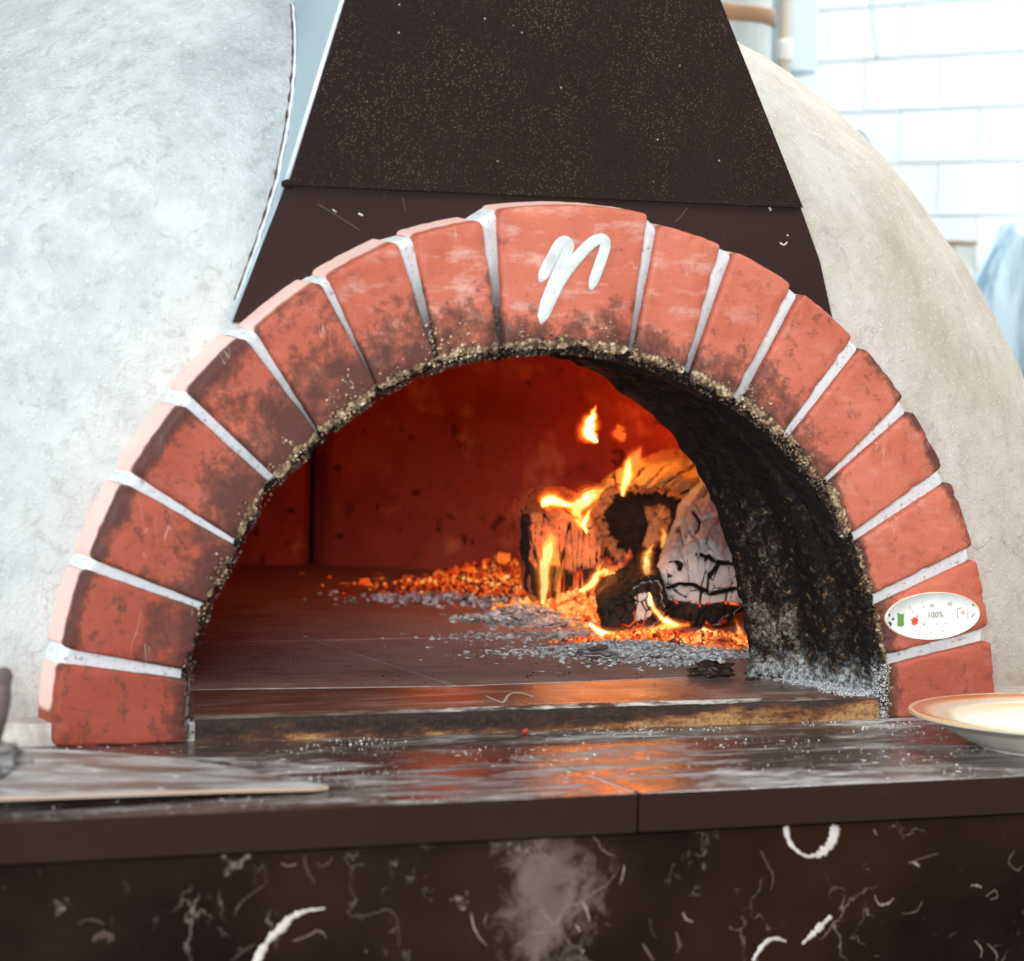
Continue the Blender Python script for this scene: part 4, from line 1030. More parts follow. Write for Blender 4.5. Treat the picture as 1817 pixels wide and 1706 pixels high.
def make_log(name, label, p0, p1, rad, sect, mat, seed, cells=(5, 9), crackw=.16, depth=.006, ashf=None, glowf=None, endglow=0, hollow=0, taper=1.0, NA=220, NL=130, checks=None, endc=(95, 70, .10), endd=.0045, charf=None, fiss=()):
    """charred log from front end p0 to back end p1; sect(a) is the outline factor round the axis"""
    p0, p1 = V(p0), V(p1); ax = (p1-p0); L = ax.length; ax = ax/L
    sx = ax.cross(V((0, 0, 1))).normalized(); sz = sx.cross(ax).normalized()
    vs, cr, ash, gl, ch = [], [], [], [], []
    def crack(a, l):
        if checks:
            na, nl_ = checks
            u = a*na/(2*PI)+.35*noise.noise(V((a*1.5, l*9, seed))); v = l*nl_+.8*noise.noise(V((math.cos(a)*2, math.sin(a)*2, l*5+seed)))
            iu = math.floor(u); v += 7.31*math.sin(iu*12.7+seed); fv = v-math.floor(v); fu = u-iu
            du = min(fu, 1-fu)/na*2*PI*rad; dv = min(fv, 1-fv)/nl_*L
            wc = .0026*(1+.9*noise.noise(V((a*5, l*20, seed))))
            return 1-min(1, min(du*1.2, dv)/wc)
        q = V((math.cos(a)*cells[0]/2, math.sin(a)*cells[0]/2, l*cells[1]))+V((seed*3.1, seed, 0))
        q += V((noise.noise(q*1.5), noise.noise(q*1.5+V((5, 5, 5))), noise.noise(q*1.5+V((9, 1, 5)))))*.22
        d, _ = noise.voronoi(q); return 1-min(1, (d[1]-d[0])/crackw)
    for j in range(NL):
        l = j/(NL-1)
        for i in range(NA):
            a = 2*PI*i/NA; k = max(0, crack(a, l))
            r = rad*sect(a)*lerp(1, taper, l); e = sstep(0, .05, l)*.14+.86
            pr = V((math.cos(a)*3, math.sin(a)*3, l*6+seed))
            if fiss and l > 0:
                fk = fissure(p0+ax*(L*l)+sx*(math.cos(a)*r)+sz*(math.sin(a)*r), fiss)
                k = max(k*.6, fk)
            r = r*e*(1+.10*fbm(pr*.6, 3))+.0016*fbm(pr*4, 3) - depth*k
            p = p0+ax*(L*l+.004*noise.noise(pr)*(l < .2))+sx*(math.cos(a)*r)+sz*(math.sin(a)*r)
            vs.append(p); cr.append(k); ash.append(ashf(a, l, p) if ashf else 0); gl.append(glowf(a, l, p) if glowf else 0); ch.append(charf(a, l, p) if charf else 0)
    fs = []
    for j in range(NL-1):
        for i in range(NA):
            a0 = j*NA+i; b0 = j*NA+(i+1) % NA; fs.append((a0, b0, b0+NA, a0+NA))
    # front end: rings
    nr = 30; base = len(vs); ring0 = vs[:NA]; cen = sum(ring0, V())/NA
    prev = list(range(NA))
    for q in range(1, nr+1):
        f = 1-q/(nr+.5); cur = []
        for i in range(NA):
            a = 2*PI*i/NA; p = lerp(cen, ring0[i], f)
            loc = p-cen; u, v = loc.dot(sx), loc.dot(sz)
            d, _ = noise.voronoi(V((u*endc[0]+seed, v*endc[1], seed))); k = max(0, 1-(d[1]-d[0])/endc[2])
            inn = (1-f)
            pp = p+ax*(hollow*(1-f**3)+endd*k*sstep(0, .15, inn)+.003*fbm(V((u*60, v*60, seed)), 3))
            cur.append(len(vs)); vs.append(pp); cr.append(k*sstep(0, .12, inn))
            if fiss:
                fk = fissure(pp, fiss)
                if fk > 0: vs[-1] = pp+ax*(.008*fk); cr[-1] = max(cr[-1], fk)
            ash.append(ashf(a, -f, pp) if ashf else 0); gl.append((glowf(a, -f, pp) if glowf else 0)+endglow); ch.append(charf(a, -f, pp) if charf else 0)
        for i in range(NA): fs.append((prev[(i+1) % NA], prev[i], cur[i], cur[(i+1) % NA]))
        prev = cur
    fs.append(tuple(reversed(prev)))
    fs.append(tuple((NL-1)*NA+i for i in range(NA)))
    o = mk(name, vs, fs, mat, attrs=dict(crack=cr, ash=ash, glow=gl, char=ch)); tag(o, label, 'log', 'logs burning in the oven')
    o.location = p0; o.data.transform(Matrix.Translation(-p0)); return o
def sq_sect(n=4, rot=0, k=.16, sx=1, sz=1):
    return lambda a: (1+k*math.cos(n*(a-rot)))*math.sqrt((math.cos(a)*sx)**2+(math.sin(a)*sz)**2)

ML_A = m_log('charred_split_log', (.42, .16, .07), (.45, .30, .20), (.018, .010, .009), gstr=5)
ML_B = m_log('burning_bark_log', (.50, .24, .09), (.75, .46, .20), (.020, .010, .007), gstr=5)
ML_C = m_log('ash_covered_log', (.026, .017, .014), (.80, .77, .75), (.012, .008, .007), gstr=8)
ML_D = m_log('charred_wedge', (.022, .016, .014), (.75, .74, .72), (.012, .009, .008), gstr=6)
# left upright split log
a0 = at(1003, 1004, y=.66); 
make_log('firewood_log', 'split log standing at the left of the fire with flames on its face', a0, a0+V((.075, .20, .015)), .047,
    lambda a: interp([-PI, -2.3, -1.6, -.9, -.35, .25, .8, 1.3, 1.8, 2.35, 2.8, PI], [.86, 1.08, 1.16, 1.0, .84, .86, 1.05, 1.2, 1.22, 1.35, 1.0, .86], math.atan2(math.sin(a), math.cos(a))),
    ML_A, 1, (3, 4), .05, .003, ashf=lambda a, l, p: .25 if l > 0 else (.15+.2*fbm(p*30, 2)),
    glowf=lambda a, l, p: .95*sstep(.062, .025, p.z-FZ)*sstep(a0.x-.045, a0.x-.01, p.x)+.25*sstep(a0.x-.02, a0.x+.04, p.x), hollow=.012, endc=(150, 9, .12), endd=.0025, charf=lambda a, l, p: sstep(a0.x-.028, a0.x-.040, p.x)+(.9*sstep(a0.z+.012, a0.z-.015, p.z)*sstep(a0.z-.045, a0.z-.030, p.z) if l <= 0 else .2))
# big log across the top
b0 = at(1140, 938, y=.78); b1 = at(1312, 836, y=1.10)
make_log('firewood_log', 'thick burning log on top of the fire with glowing cracked bark', b0, b1, .061, sq_sect(3, .5, .07, 1.12, 1.0), ML_B, 2, (9, 7), .20, .0045,
    ashf=lambda a, l, p: (.85*sstep(.15, .6, math.sin(a)) if l > 0 else (.4 if -l < .8 and fbm(p*25, 2) > .05 else 0)),
    glowf=lambda a, l, p: (.35*sstep(.4, .9, math.sin(a))+.8*sstep(-.4, -.95, math.sin(a)) if l > 0 else .8*sstep(.80, 1.0, -l)*sstep(.2, -.6, math.sin(a))), hollow=.026, checks=(17, 9), endc=(75, 95, .07), charf=lambda a, l, p: ((1.1 if -l < .80+.10*noise.noise(p*60) else .2)-.75*sstep(.70, .35, -l)*(1 if math.cos(a) > -.3 else .2) if l <= 0 else .75*sstep(.35, -.1, math.sin(a))))
# grey ash log at the right
c0 = at(1243, 1048, y=.50); c1 = at(1290, 862, y=.86)
def ash_c(a, l, p):
    if l <= 0: return 1.0*sstep(-.28, -.12, math.sin(a)*-l+.12*noise.noise(p*45))
    return 1.0*sstep(-.35, .0, math.sin(a))
def glow_c(a, l, p):
    h = math.sin(a)*(-l if l <= 0 else 1)
    if l <= 0: return .75*sstep(.09, .0, abs(h+.24+.12*noise.noise(p*45)))
    return .5*sstep(.62, .9, l)*sstep(.2, .8, math.sin(a))+.8*sstep(-.55, -.85, math.sin(a))
make_log('firewood_log', 'log burnt to pale grey ash at the right of the fire with deep black cracks', c0, c1, .047, sq_sect(2, .3, .05, 1.08, 1.0), ML_C, 5, (2.1, 2.3), .045, .011, ashf=ash_c, glowf=glow_c, taper=.80, NA=230, NL=150, endc=(70, 38, .07), endd=.004, fiss=FISS_C, hollow=-.016)
# small wedge
d0 = at(1130, 1083, y=.49)
make_log('firewood_log', 'small black charred wedge with white ash flecks between the bigger logs', d0, d0+V((.06, .14, .012)), .031,
    lambda a: interp([-PI, -2.5, -1.9, -1.2, -.5, 0, .6, 1.0, 1.4, 2, 2.6, PI], [1.25, 1.2, .74, .66, .95, 1.0, 1.05, 1.30, 1.0, .66, .72, 1.25], math.atan2(math.sin(a), math.cos(a))),
    ML_D, 8, (6, 7), .08, .003, ashf=lambda a, l, p: (.95 if l <= 0 and -l < .60 and math.cos(a) > -.2 and fbm(p*20, 2) > -.35 else .0), glowf=lambda a, l, p: .7*sstep(-.5, -.9, math.sin(a)))

# embers and ash (uncountable)
EM = [(.0, (0, 0, 0)), (.30, (.06, .002, 0)), (.50, (.75, .05, .003)), (.75, (1, .22, .02)), (1, (1, .55, .14))]
M_EMBER = m_frag('glowing_embers', [(0, (.03, .015, .01)), (.5, (.12, .035, .02)), (1, (.4, .2, .1))], .9, emis=(EM, .85), spec=.2)
its = []
def heap(cx, cy, sx, sy, h, n, tone, smin, smax, out, fl=.7, rot=0.0):
    for _ in range(n):
        a, b = random.gauss(0, 1), random.gauss(0, 1)
        hh = h*math.exp(-(a*a+b*b)/2)
        x, y = a*sx, b*sy; x, y = x*math.cos(rot)-y*math.sin(rot), x*math.sin(rot)+y*math.cos(rot)
        if (cx+x)**2+(cy+y-.78)**2 > .60**2: continue
        out.append((V((cx+x, cy+y, FZ+hh*random.random()**.5)), random.uniform(smin, smax), tone(a, b), fl))
q = at(862, 1022, z=FZ+.02)
heap(q.x, q.y, .052, .075, .024, 900, lambda a, b: min(1, max(0, random.gauss(.50+.10*a, .25))), .0009, .0036, its, rot=.2)
q = at(905, 1000, z=FZ+.03); heap(q.x, q.y, .055, .06, .036, 700, lambda a, b: min(1, max(0, random.gauss(.48, .28))), .001, .0040, its)
q = at(880, 1015, z=FZ+.02); heap(q.x, q.y, .045, .06, .036, 25, lambda a, b: min(1, max(0, random.gauss(.5, .15))), .006, .012, its, 1.0)
q = at(1030, 1085, z=FZ+.006); heap(q.x, q.y, .035, .04, .030, 900, lambda a, b: min(1, max(0, random.gauss(.78, .2))), .002, .006, its)
q = at(1085, 1050, z=FZ+.02); heap(q.x, q.y, .045, .05, .050, 1100, lambda a, b: min(1, max(0, random.gauss(.85, .16))), .002, .0065, its)
q = at(1255, 1140, z=FZ+.004); heap(q.x, q.y, .040, .014, .014, 700, lambda a, b: min(1, max(0, random.gauss(.72, .2))), .0015, .004, its, rot=-.1)
q = at(1150, 1128, z=FZ+.004); heap(q.x, q.y, .040, .016, .010, 350, lambda a, b: min(1, max(0, random.gauss(.55, .2))), .0015, .004, its)
o = frags('glowing_embers', its, M_EMBER); tag(o, 'bed of glowing orange embers under and left of the logs', 'embers')
its = []
q = at(1110, 1150, z=FZ+.004); heap(q.x, q.y, .058, .026, .011, 1300, lambda a, b: random.betavariate(3.2, 1.2), .0009, .0040, its, .3)
q = at(1225, 1165, z=FZ+.004); heap(q.x, q.y, .045, .028, .012, 700, lambda a, b: random.betavariate(3, 1.4), .0009, .0036, its, .35)
q = at(1300, 1180, z=FZ+.003); heap(q.x, q.y, .022, .022, .009, 300, lambda a, b: random.betavariate(3, 1.2), .001, .0035, its, .5)
q = at(930, 1095, z=FZ+.004); heap(q.x, q.y, .030, .032, .016, 420, lambda a, b: random.betavariate(1.6, 2.2), .0025, .008, its, .35)
q = at(790, 1060, z=FZ+.004); heap(q.x, q.y, .055, .035, .006, 320, lambda a, b: random.betavariate(1.5, 2.8), .002, .006, its, .5, rot=-.5)
q = at(1000, 1125, z=FZ+.003); heap(q.x, q.y, .07, .03, .004, 500, lambda a, b: random.betavariate(2, 2), .001, .004, its, .3)
o = frags('ash_bed', its, M_ASH); tag(o, 'pale grey flaky ash spread in front of the burning logs', 'ash')

def mound(name, label, cat, blobs, mat, seed, fine=.5):
    x0 = min(b[0]-2.6*b[2] for b in blobs); x1 = max(b[0]+2.6*b[2] for b in blobs); y0 = min(b[1]-2.6*b[3] for b in blobs); y1 = max(b[1]+2.6*b[3] for b in blobs)
    st = .0016; nx, ny = int((x1-x0)/st), int((y1-y0)/st); vs, keep = [], []
    for i in range(nx+1):
        for j in range(ny+1):
            x, y = x0+i*st, y0+j*st; h = 0
            for bx, by, sx, sy, hh in blobs: h = max(h, hh*math.exp(-((x-bx)**2/sx**2+(y-by)**2/sy**2)/1.2))
            n1 = fbm((x*38, y*38, seed), 5); cell = noise.voronoi(V((x*130, y*130, seed)))[0][0]
            z = h*(1+.9*n1)-.0022+.0035*n1+fine*.006*(.5-cell)*min(1, h/.006)
            if (x*x+(y-.78)**2) > .585**2: z = -.01
            vs.append(V((x, y, FZ+z))); keep.append(z > -.0006)
    fs = [f for f in grid_faces(nx+1, ny+1) if any(keep[q] for q in f)]
    used = sorted({q for f in fs for q in f}); mp = {q: i for i, q in enumerate(used)}
    o = mk(name, [vs[q] for q in used], [tuple(mp[q] for q in f) for f in fs], mat, smooth=False); tag(o, label, cat, kind='stuff'); return o
s = NT('ash_powder'); cc = s.ramp(s.noise(95, 8, .8), [(.38, (.14, .125, .12)), (.47, (.48, .47, .46)), (.56, (.86, .88, .89))])
M_POWD = s.fin(cc, .95, s.bump(s.noise(300, 6, .8), .8, .002), .1)
s = NT('ember_rubble'); nn = s.noise(75, 8, .78, dist=.5); hot = s.noise(22, 5, .6)
cc = s.ramp(nn, [(.4, (.05, .028, .022)), (.6, (.30, .16, .11))])
ee = s.ramp(s.math('ADD', nn, s.math('MULTIPLY', s.math('SUBTRACT', hot, .5), .9)), [(.40, (0, 0, 0)), (.47, (.25, .012, 0)), (.55, (.9, .10, .008)), (.68, (1, .26, .03)), (.8, (1, .5, .12))])
M_RUB = s.fin(cc, .95, s.bump(nn, .8, .006), .1, emis=ee, estr=.62)
def fl_(u, v, sx, sy, h, z=.004):
    p = at(u, v, z=FZ+z); return (p.x, p.y, sx, sy, h)
mound('ash_powder', 'fine pale ash powder drifted in front of the fire', 'ash', [fl_(1120, 1150, .060, .024, .007), fl_(1230, 1163, .050, .024, .009), fl_(1300, 1178, .030, .024, .007), fl_(945, 1098, .030, .028, .010), fl_(1010, 1122, .045, .020, .004)], M_POWD, 3)
mound('ember_rubble', 'glowing ember rubble left of the logs and between them', 'embers', [fl_(850, 1030, .050, .07, .016), fl_(900, 1010, .055, .06, .026, .02), fl_(1035, 1085, .034, .040, .030), fl_(1090, 1050, .045, .050, .046, .02), fl_(1255, 1142, .040, .014, .010), fl_(1160, 1126, .040, .014, .007)], M_RUB, 11, 1.3)

# loose curled flakes large enough to pick out
fl_l = [(1065,1163,'curled pale bark flake among the ash',.017,.35),(1052,1154,'thin dark twig shard on the ash',.015,.05),(925,1092,'grey curled flake beside the left log',.012,.4),(985,1108,'greyish shard at the foot of the left log',.012,.45)]
for i, (u, v, lb, sz, tone) in enumerate(fl_l):
    c = at(u, v, z=FZ+.006); n, m = 14, 6; vs = []
    for a in range(n):
        for b in range(m):
            s1 = a/(n-1)-.5; s2 = b/(m-1)-.5; wd = .35*math.sqrt(max(.02, 1-(2*s1)**2))
            vs.append(c+V((s1*sz*2, s2*sz*wd*2*1.4, (.5-2*s2*s2)*sz*.35+.15*sz*fbm((s1*3+i, s2*3, i), 3)+s1*sz*(.25 if i % 2 else -.2))))
    vs2 = [p-V((0, 0, .0012)) for p in vs]; N0 = len(vs); fs = grid_faces(n, m); fs = fs+[tuple(reversed([q_+N0 for q_ in f])) for f in fs]
    rim = [a*m for a in range(n)]+[(n-1)*m+b for b in range(1, m)]+[a*m+m-1 for a in range(n-2, -1, -1)]+[b for b in range(m-2, 0, -1)]
    fs += [(rim[k], rim[(k+1) % len(rim)], rim[(k+1) % len(rim)]+N0, rim[k]+N0) for k in range(len(rim))]
    o = mk('ash_flake', vs+vs2, fs, M_ASH, attrs=dict(tone=[tone]*(2*N0))); tag(o, lb, 'ash flake')

# flames: bodies of glowing gas
GAS = {}
def gas(col, st):
    key = (tuple(round(c, 2) for c in col), round(st*2))
    if key not in GAS:
        s = NT('flame_gas'); s.t.nodes.remove(s.b); e = s.n('ShaderNodeEmission'); e.inputs[0].default_value = (*col, 1); e.inputs[1].default_value = st
        s.t.links.new(e.outputs[0], s.out.inputs['Volume']); s.m.cycles.homogeneous_volume = True; GAS[key] = s.m
    return GAS[key]
def flame(label, pts, rads, y, power, hot=None, cool=None, dy=0.0, flat=.6, n=18):
    """nested bodies of glowing gas: red-orange skin, yellow heart; power 1 = bright flame, .2 = faint"""
    P = smooth_path([at(u, v, y=y+dy*i) for i, (u, v) in enumerate(pts)], 8); m = len(P); k = len(rads)-1
    rr = [max(.0003, interp([i/k for i in range(k+1)], rads, j/(m-1))*.00060)*(1+.12*noise.noise(V((j*.5, pts[0][0], 3)))) for j in range(m)]
    P = [p+V((.0022*noise.noise(V((j*.25, pts[0][0], 0))), 0, .0008*noise.noise(V((j*.3, pts[0][0], 5))))) for j, p in enumerate(P)]
    rm = sum(sorted(rr)[m//3:])/len(rr[m//3:]); root = None
    for sc_, ext, tgt, col, need in ((1.85, 1.0, .07, (1, .12, .008), 0), (1.40, 1.0, .16, (1, .19, .018), 0), (1.0, .95, .34, (1, .33, .045), .2), (.66, .88, .50, (1, .48, .10), .35), (.42, .76, .75, (1, .66, .24), .55)):
        if power < need: continue
        e = max(5, int(m*ext)); q = [r*sc_ for r in rr[:e]]
        for t in range(min(5, e)): q[e-1-t] *= (t+.4)/5
        vs, fs = tube(P[:e], q, n, True, flat)
        o = mk('flame' if root is None else 'flame_core', vs, fs, gas(col, .052*tgt*power/(2*flat*sc_*rm)), root)
        if root is None:
            root = o; o.data.transform(Matrix.Translation(-P[0])); o.location = P[0]
            tag(o, label, 'flame', 'flames in the oven')
flame('small detached flame high above the left log', [(1060,784),(1046,770),(1046,752),(1053,736),(1057,718)], [2,14,11,5,1], .66, 1.1)
flame('faint detached flicker right of the highest flame', [(1108,781),(1099,768),(1098,752)], [4,12,3], .80, .32)
flame('upright flame rising from the middle of the top log', [(1104,880),(1108,862),(1114,842),(1114,824),(1120,806)], [5,10,10,7,1], .74, 1.0)
flame('dim orange flame behind the upright one', [(1120,860),(1132,835),(1128,812),(1142,790)], [8,18,14,3], .85, .42)
flame('bright round flame on top of the left log', [(962,897),(970,890),(984,889),(1002,895),(1020,897),(1038,892)], [5,13,12,7,6,3], .62, 1.2)
flame('forked flame leaning right above the left log', [(1040,942),(1026,922),(1024,902),(1042,886),(1062,874),(1082,861)], [3,13,19,18,12,1], .63, .8)
flame('thin white flame inside the forked flame', [(1040,946),(1037,930),(1041,918),(1048,900)], [2,5,4,1], .615, 1.2)
flame('tall flame down the face of the left log', [(962,1072),(966,1045),(966,1010),(972,980),(978,955),(970,928)], [4,13,17,18,13,2], .60, 1.0)
flame('small flame at the inner edge of the left log', [(985,1050),(992,1020),(990,990),(1000,965)], [4,9,8,1], .61, .35)
flame('curved flame at the right foot of the left log', [(1028,1050),(1044,1042),(1056,1028),(1062,1012),(1070,994)], [3,9,10,6,1], .59, 1.1)
flame('broad flame between the left log and the wedge', [(1066,1098),(1080,1078),(1092,1056),(1084,1030),(1072,1004)], [14,26,26,18,3], .60, .95)
flame('low flame in the gap behind the wedge', [(1050,1010),(1080,1018),(1110,1035),(1140,1040),(1165,1030)], [4,14,16,12,3], .66, .6)
flame('curling flame rising beside the ash log', [(1170,1056),(1156,1034),(1147,1008),(1150,985),(1160,962)], [3,9,12,9,2], .505, .7)
flame('thin flame curving down the foot of the ash log', [(1152,1052),(1158,1075),(1172,1095),(1198,1108),(1230,1110)], [2,6,7,6,1], .455, 1.1)
flame('low flame licking under the wedge', [(1046,1108),(1072,1124),(1110,1128),(1150,1122),(1190,1112),(1232,1104)], [3,8,10,10,8,2], .44, .9)
flame('low flame under the right end of the ash log', [(1246,1116),(1270,1130),(1295,1140),(1312,1146),(1312,1122),(1304,1096)], [4,10,14,13,8,1], .43, 1.0)
flame('tall dim flame behind the top log at the mouth edge', [(1212,850),(1196,822),(1188,798),(1184,775),(1178,748)], [12,24,20,10,2], 1.05, .6)
flame('small flame on the top log near its end', [(1176,972),(1178,955),(1176,936)], [3,6,1], .70, .45)

# ------------------------------------------------------------------ background
def backroom():
    wd = V((-.462, .887, 0)).normalized(); wp = at(1600, 190, dist=4.7); nrm = V((-wd.y, wd.x, 0))  # faces left and towards the camera
    if nrm.dot(CAM-wp) < 0: nrm = -nrm
    M_T = m_plain('glazed_white_tile', (.84, .86, .86), .25, .5, 0, (3, (.78, .82, .83)), .3); M_G = m_plain('grey_grout', (.76, .80, .81), .9)
    wobj = empty('tiled_wall', (wp.x, wp.y, 0), 'white tiled wall behind the oven at the right, out of focus', 'wall')
    z00 = at(1600, 292, dist=4.7).z
    def q(s, z, d): return wp+wd*s+V((0, 0, z-wp.z))+nrm*d
    s0, s1, zb, zt_ = -2.2, 3.0, -1.2, 2.4
    vs = [q(s0, zb, 0), q(s1, zb, 0), q(s1, zt_, 0), q(s0, zt_, 0), q(s0, zb, -.1), q(s1, zb, -.1), q(s1, zt_, -.1), q(s0, zt_, -.1)]
    mk('wall_backing', vs, [(0,1,2,3),(7,6,5,4),(0,4,5,1),(1,5,6,2),(2,6,7,3),(3,7,4,0)], M_G, wobj, smooth=False)
    tw, th, g = .150, .088, .0022
    base = None; pw = V((wp.x, wp.y, 0))
    nm = 0
    for r in range(-7, 7):
        for c in range(-8, 10):
            s = c*tw+(.5*tw if r % 2 else 0); z = z00+r*th
            if base is None:
                a = [(g/2, g/2), (tw-g/2, g/2), (tw-g/2, th-g/2), (g/2, th-g/2)]
                vv = [wd*x+V((0, 0, y))+nrm*.003 for x, y in a]+[wd*(x+(.0015 if x < tw/2 else -.0015))+V((0, 0, y+(.0015 if y < th/2 else -.0015)))+nrm*.0055 for x, y in a]
                base = bpy.data.meshes.new('tile'); base.from_pydata([tuple(v) for v in vv], [], [(4,5,6,7),(0,1,5,4),(1,2,6,5),(2,3,7,6),(3,0,4,7)]); base.materials.append(M_T); base.update()
            o = bpy.data.objects.new('tile', base); COL.objects.link(o); o.parent = wobj
            p = wp+wd*s+V((0, 0, z-wp.z)); o.location = p-pw; nm += 1
    # floor and far wall
    vs, fs = box_vf(-6, 7, -5, 8, -.90, -.86); tag(mk('floor', vs, fs, m_plain('floor_tile_grey', (.35, .36, .36), .5), smooth=False), kind='structure')
    vs, fs = box_vf(-6, 3.2, 6.4, 6.5, -.86, 3.2); tag(mk('back_wall', vs, fs, m_plain('white_wall', (.78, .82, .84), .8), smooth=False), kind='structure')
    # insulated flue with a brown clamp ring
    c = at(1250, 60, dist=3.95)
    r = empty('flue_pipe', (c.x, c.y, 0), 'pale metal flue pipe with brown ring behind the hood', 'flue pipe')
    M_P = m_metal('galvanised', (.66, .70, .68), .35, .5); M_R = m_plain('brown_ring', (.26, .13, .06), .5)
    R = .094
    def cyl(name, x, y, rad, z0, z1, m, par, n=48):
        vs = []; fs = []
        for i in range(n):
            a = 2*PI*i/n
            for z, rr in ((z0, rad*.985), (z0+.003, rad), (z1-.003, rad), (z1, rad*.985)): vs.append(V((x+math.cos(a)*rr, y+math.sin(a)*rr, z)))
        fs = grid_faces(n, 4, True)+[tuple(i*4 for i in range(n-1, -1, -1)), tuple(i*4+3 for i in range(n))]
        return mk(name, vs, fs, m, par)
    zr = at(1366, 50, dist=3.95).z
    cyl('pipe', c.x, c.y, R, .3, 1.8, M_P, r); cyl('clamp_ring', c.x, c.y, R+.006, zr, zr+.022, M_R, r)
    c2 = at(1393, 30, dist=4.2); r2 = empty('drain_pipe', (c2.x, c2.y, 0), 'slim beige pipe standing right of the flue', 'pipe')
    cyl('pipe', c2.x, c2.y, .0095, .1, 1.8, m_plain('beige_pipe', (.55, .47, .38), .5), r2, 20); cyl('coupling', c2.x, c2.y, .013, at(1393, 72, dist=4.2).z-.03, at(1393, 72, dist=4.2).z, m_plain('pale_coupling', (.7, .68, .64), .4), r2, 20)
    c3 = at(1432, 30, dist=4.4)
    vs, fs = box_vf(c3.x-.028, c3.x+.022, c3.y, c3.y+.10, at(1420, 130, dist=4.4).z, 1.8)
    tag(mk('air_duct', vs, fs, m_plain('blue_grey_duct', (.50, .60, .64), .4), smooth=False), 'blurred blue grey duct between the slim pipe and the tiles', 'duct'); bevel_obj(bpy.data.objects['air_duct'], .006)
    # small box against the wall by the person
    c4 = at(1708, 440, dist=4.3); vs, fs = box_vf(c4.x-.016, c4.x+.016, c4.y-.01, c4.y+.02, c4.z-.05, c4.z+.004)
    b = empty('small_container', (c4.x, c4.y, c4.z-.05), 'small pale container with brown lid half hidden behind the dome', 'container')
    bx = mk('container_body', vs, fs, m_plain('pale_box', (.66, .66, .60), .6), b, smooth=False); bevel_obj(bx, .003)
    vs, fs = box_vf(c4.x-.018, c4.x+.018, c4.y-.012, c4.y+.022, c4.z+.0042, c4.z+.010); mk('lid', vs, fs, m_plain('brown_lid', (.34, .23, .12), .6), b, smooth=False)
    vs, fs = box_vf(c4.x-.05, c4.x+.30, c4.y-.03, c4.y+.15, c4.z-.075, c4.z-.0504); sh = mk('shelf', vs, fs, m_plain('steel_shelf', (.55, .6, .62), .4), smooth=False)
    tag(sh, 'narrow steel shelf carrying the small container behind the dome', 'shelf')
    # reflection in the tile glaze, a soft grey arc built as a ring
    c5 = at(1522, 268, dist=4.55)
    pts = [c5+wd*(.028*math.cos(a))+V((0, 0, .034*math.sin(a))) for a in [2*PI*i/40 for i in range(41)]]
    vs, fs = tube(pts, .006, 8, False); o = mk('reflection_ring', vs, fs, m_plain('reflection_grey', (.45, .54, .56), .4)); tag(o, 'soft grey reflection in the white tiles, built as a ring', 'ring')
    # cable on the tiles
    pts = smooth_path([at(1545, -20, dist=4.55), at(1549, 40, dist=4.55), at(1556, 104, dist=4.55)], 5)
    vs, fs = tube(pts, .0022, 8); tag(mk('wall_cable', vs, fs, m_plain('grey_cable', (.40, .45, .50), .6)), 'thin grey cable hanging down the white tiles', 'cable')
backroom()

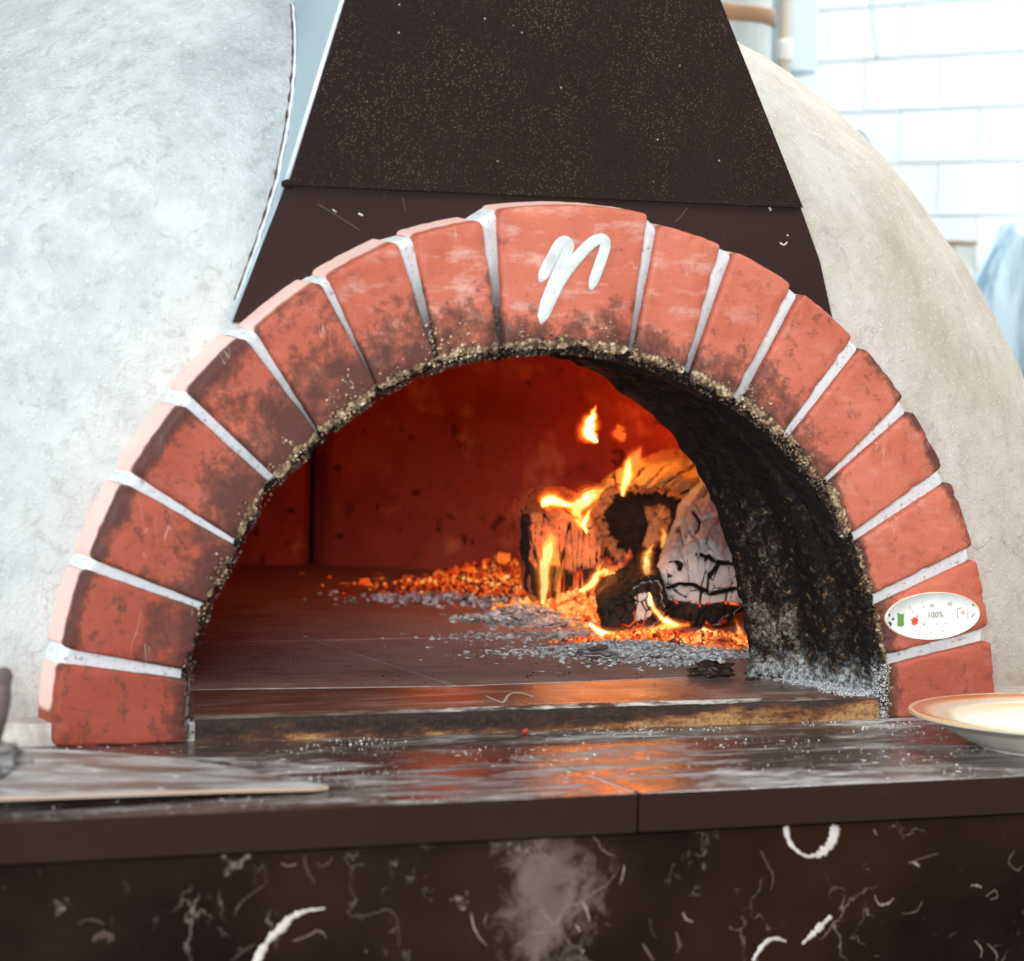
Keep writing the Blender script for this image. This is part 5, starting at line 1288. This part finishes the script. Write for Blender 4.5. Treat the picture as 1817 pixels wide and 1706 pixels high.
def person():
    D = 3.95
    sh = at(1816, 445, dist=D)        # near shoulder
    right = RT.copy(); right.z = 0; right.normalize(); fw = _F.copy(); fw.z = 0; fw.normalize()
    def P(x, y, z): return sh+right*x+fw*y+V((0, 0, z))
    M_SH = None
    s = NT('pale_blue_shirt'); wv = s.noise(9, 4, .5, vec=s.map((3, 3, .55), rot=(0, .25, 0)))
    cc = s.mix(s.ramp(wv, [(.40, 0), (.58, 1)]), (.20, .30, .38), (.52, .66, .74)); M_SH = s.fin(cc, .85, s.bump(wv, .5, .02), .2)
    M_SK = m_plain('skin', (.50, .29, .21), .5); M_TR = m_plain('dark_trousers', (.035, .04, .05), .8); M_HR = m_plain('dark_hair', (.03, .02, .015), .6)
    root = empty('person', P(.20, 0, -1.40), 'person in a pale blue-grey shirt at the right edge, mostly out of frame', 'person')
    def skin(name, nodes, edges, mat, par, sub=2):
        bm = bmesh.new(); lay = bm.verts.layers.skin.verify(); vv = []
        for i, (p, r) in enumerate(nodes):
            v = bm.verts.new(p-par.location if par.parent is None else p-par.parent.location); v[lay].radius = r if hasattr(r, '__len__') else (r, r); v[lay].use_root = (i == 0); vv.append(v)
        for a, b in edges: bm.edges.new((vv[a], vv[b]))
        me = bpy.data.meshes.new(name); bm.to_mesh(me); bm.free(); me.materials.append(mat)
        o = bpy.data.objects.new(name, me); COL.objects.link(o); o.parent = par
        m = o.modifiers.new('s', 'SKIN'); m.use_smooth_shade = True; m2 = o.modifiers.new('u', 'SUBSURF'); m2.levels = sub; m2.render_levels = sub
        bpy.context.view_layer.update()
        me2 = bpy.data.meshes.new_from_object(o.evaluated_get(bpy.context.evaluated_depsgraph_get())); o.modifiers.clear(); o.data = me2
        for p in me2.polygons: p.use_smooth = True
        return o
    # body (skin): pelvis root, spine, neck, head, both arms with fingers, legs
    N = [(P(.20, .02, -.52), (.15, .11)), (P(.20, .02, -.30), (.13, .10)), (P(.20, .0, -.12), (.16, .11)), (P(.20, 0, .0), (.10, .08)), (P(.20, .0, .075), (.052, .055)),
         (P(.205, -.01, .16), (.072, .085)), (P(.21, -.01, .25), (.065, .078)),
         (P(.02, 0, -.01), .052), (P(-.055, -.02, -.30), .040), (P(-.02, -.22, -.45), .028), (P(.0, -.28, -.48), (.036, .018)),
         (P(.38, 0, -.01), .052), (P(.44, -.02, -.30), .040), (P(.40, -.22, -.45), .028), (P(.38, -.28, -.48), (.036, .018)),
         (P(.11, .02, -.60), .085), (P(.10, 0, -.98), .058), (P(.10, .03, -1.36), .04), (P(.29, .02, -.60), .085), (P(.30, 0, -.98), .058), (P(.30, .03, -1.36), .04)]
    E = [(0,1),(1,2),(2,3),(3,4),(4,5),(5,6),(3,7),(7,8),(8,9),(9,10),(3,11),(11,12),(12,13),(13,14),(0,15),(15,16),(16,17),(0,18),(18,19),(19,20)]
    for base, s_ in ((10, 1), (14, -1)):
        b = N[base][0]
        for f in range(4):
            k = len(N); off = (f-1.5)*.018; ln = (.062, .075, .070, .052)[f]
            N += [(b+right*off+fw*-.035, .009), (b+right*off-fw*(.035+ln*.55)-V((0, 0, .012)), .0085), (b+right*off-fw*(.035+ln*.9)-V((0, 0, .035)), .007)]
            E += [(base, k), (k, k+1), (k+1, k+2)]
        k = len(N); N += [(b+right*s_*.038-fw*.005, .011), (b+right*s_*.052-fw*.040-V((0, 0, .01)), .009)]; E += [(base, k), (k, k+1)]
    skin('body', N, E, M_SK, root)
    S = [(P(.20, .02, -.56), (.17, .13)), (P(.20, .02, -.32), (.165, .13)), (P(.20, .0, -.12), (.20, .14)), (P(.20, 0, .01), (.125, .10)), (P(.20, 0, .06), (.065, .066)),
         (P(.015, 0, -.015), (.078, .078)), (P(-.055, -.02, -.18), .068), (P(-.062, -.03, -.31), .060), (P(.385, 0, -.015), (.078, .078)), (P(.455, -.02, -.18), .068), (P(.46, -.03, -.31), .060)]
    o = skin('shirt', S, [(0,1),(1,2),(2,3),(3,4),(3,5),(5,6),(6,7),(3,8),(8,9),(9,10)], M_SH, root, 3)
    T = [(P(.20, .02, -.56), (.165, .125)), (P(.11, .02, -.64), .10), (P(.10, 0, -.98), .075), (P(.10, .03, -1.36), .06), (P(.29, .02, -.64), .10), (P(.30, 0, -.98), .075), (P(.30, .03, -1.36), .06)]
    skin('trousers', T, [(0,1),(1,2),(2,3),(0,4),(4,5),(5,6)], M_TR, root, 2)
    h = ico('hair', P(.207, .012, .235), .092, M_HR, root, sub=3, sq=(.92, 1.0, .95), nz=.06)
person()
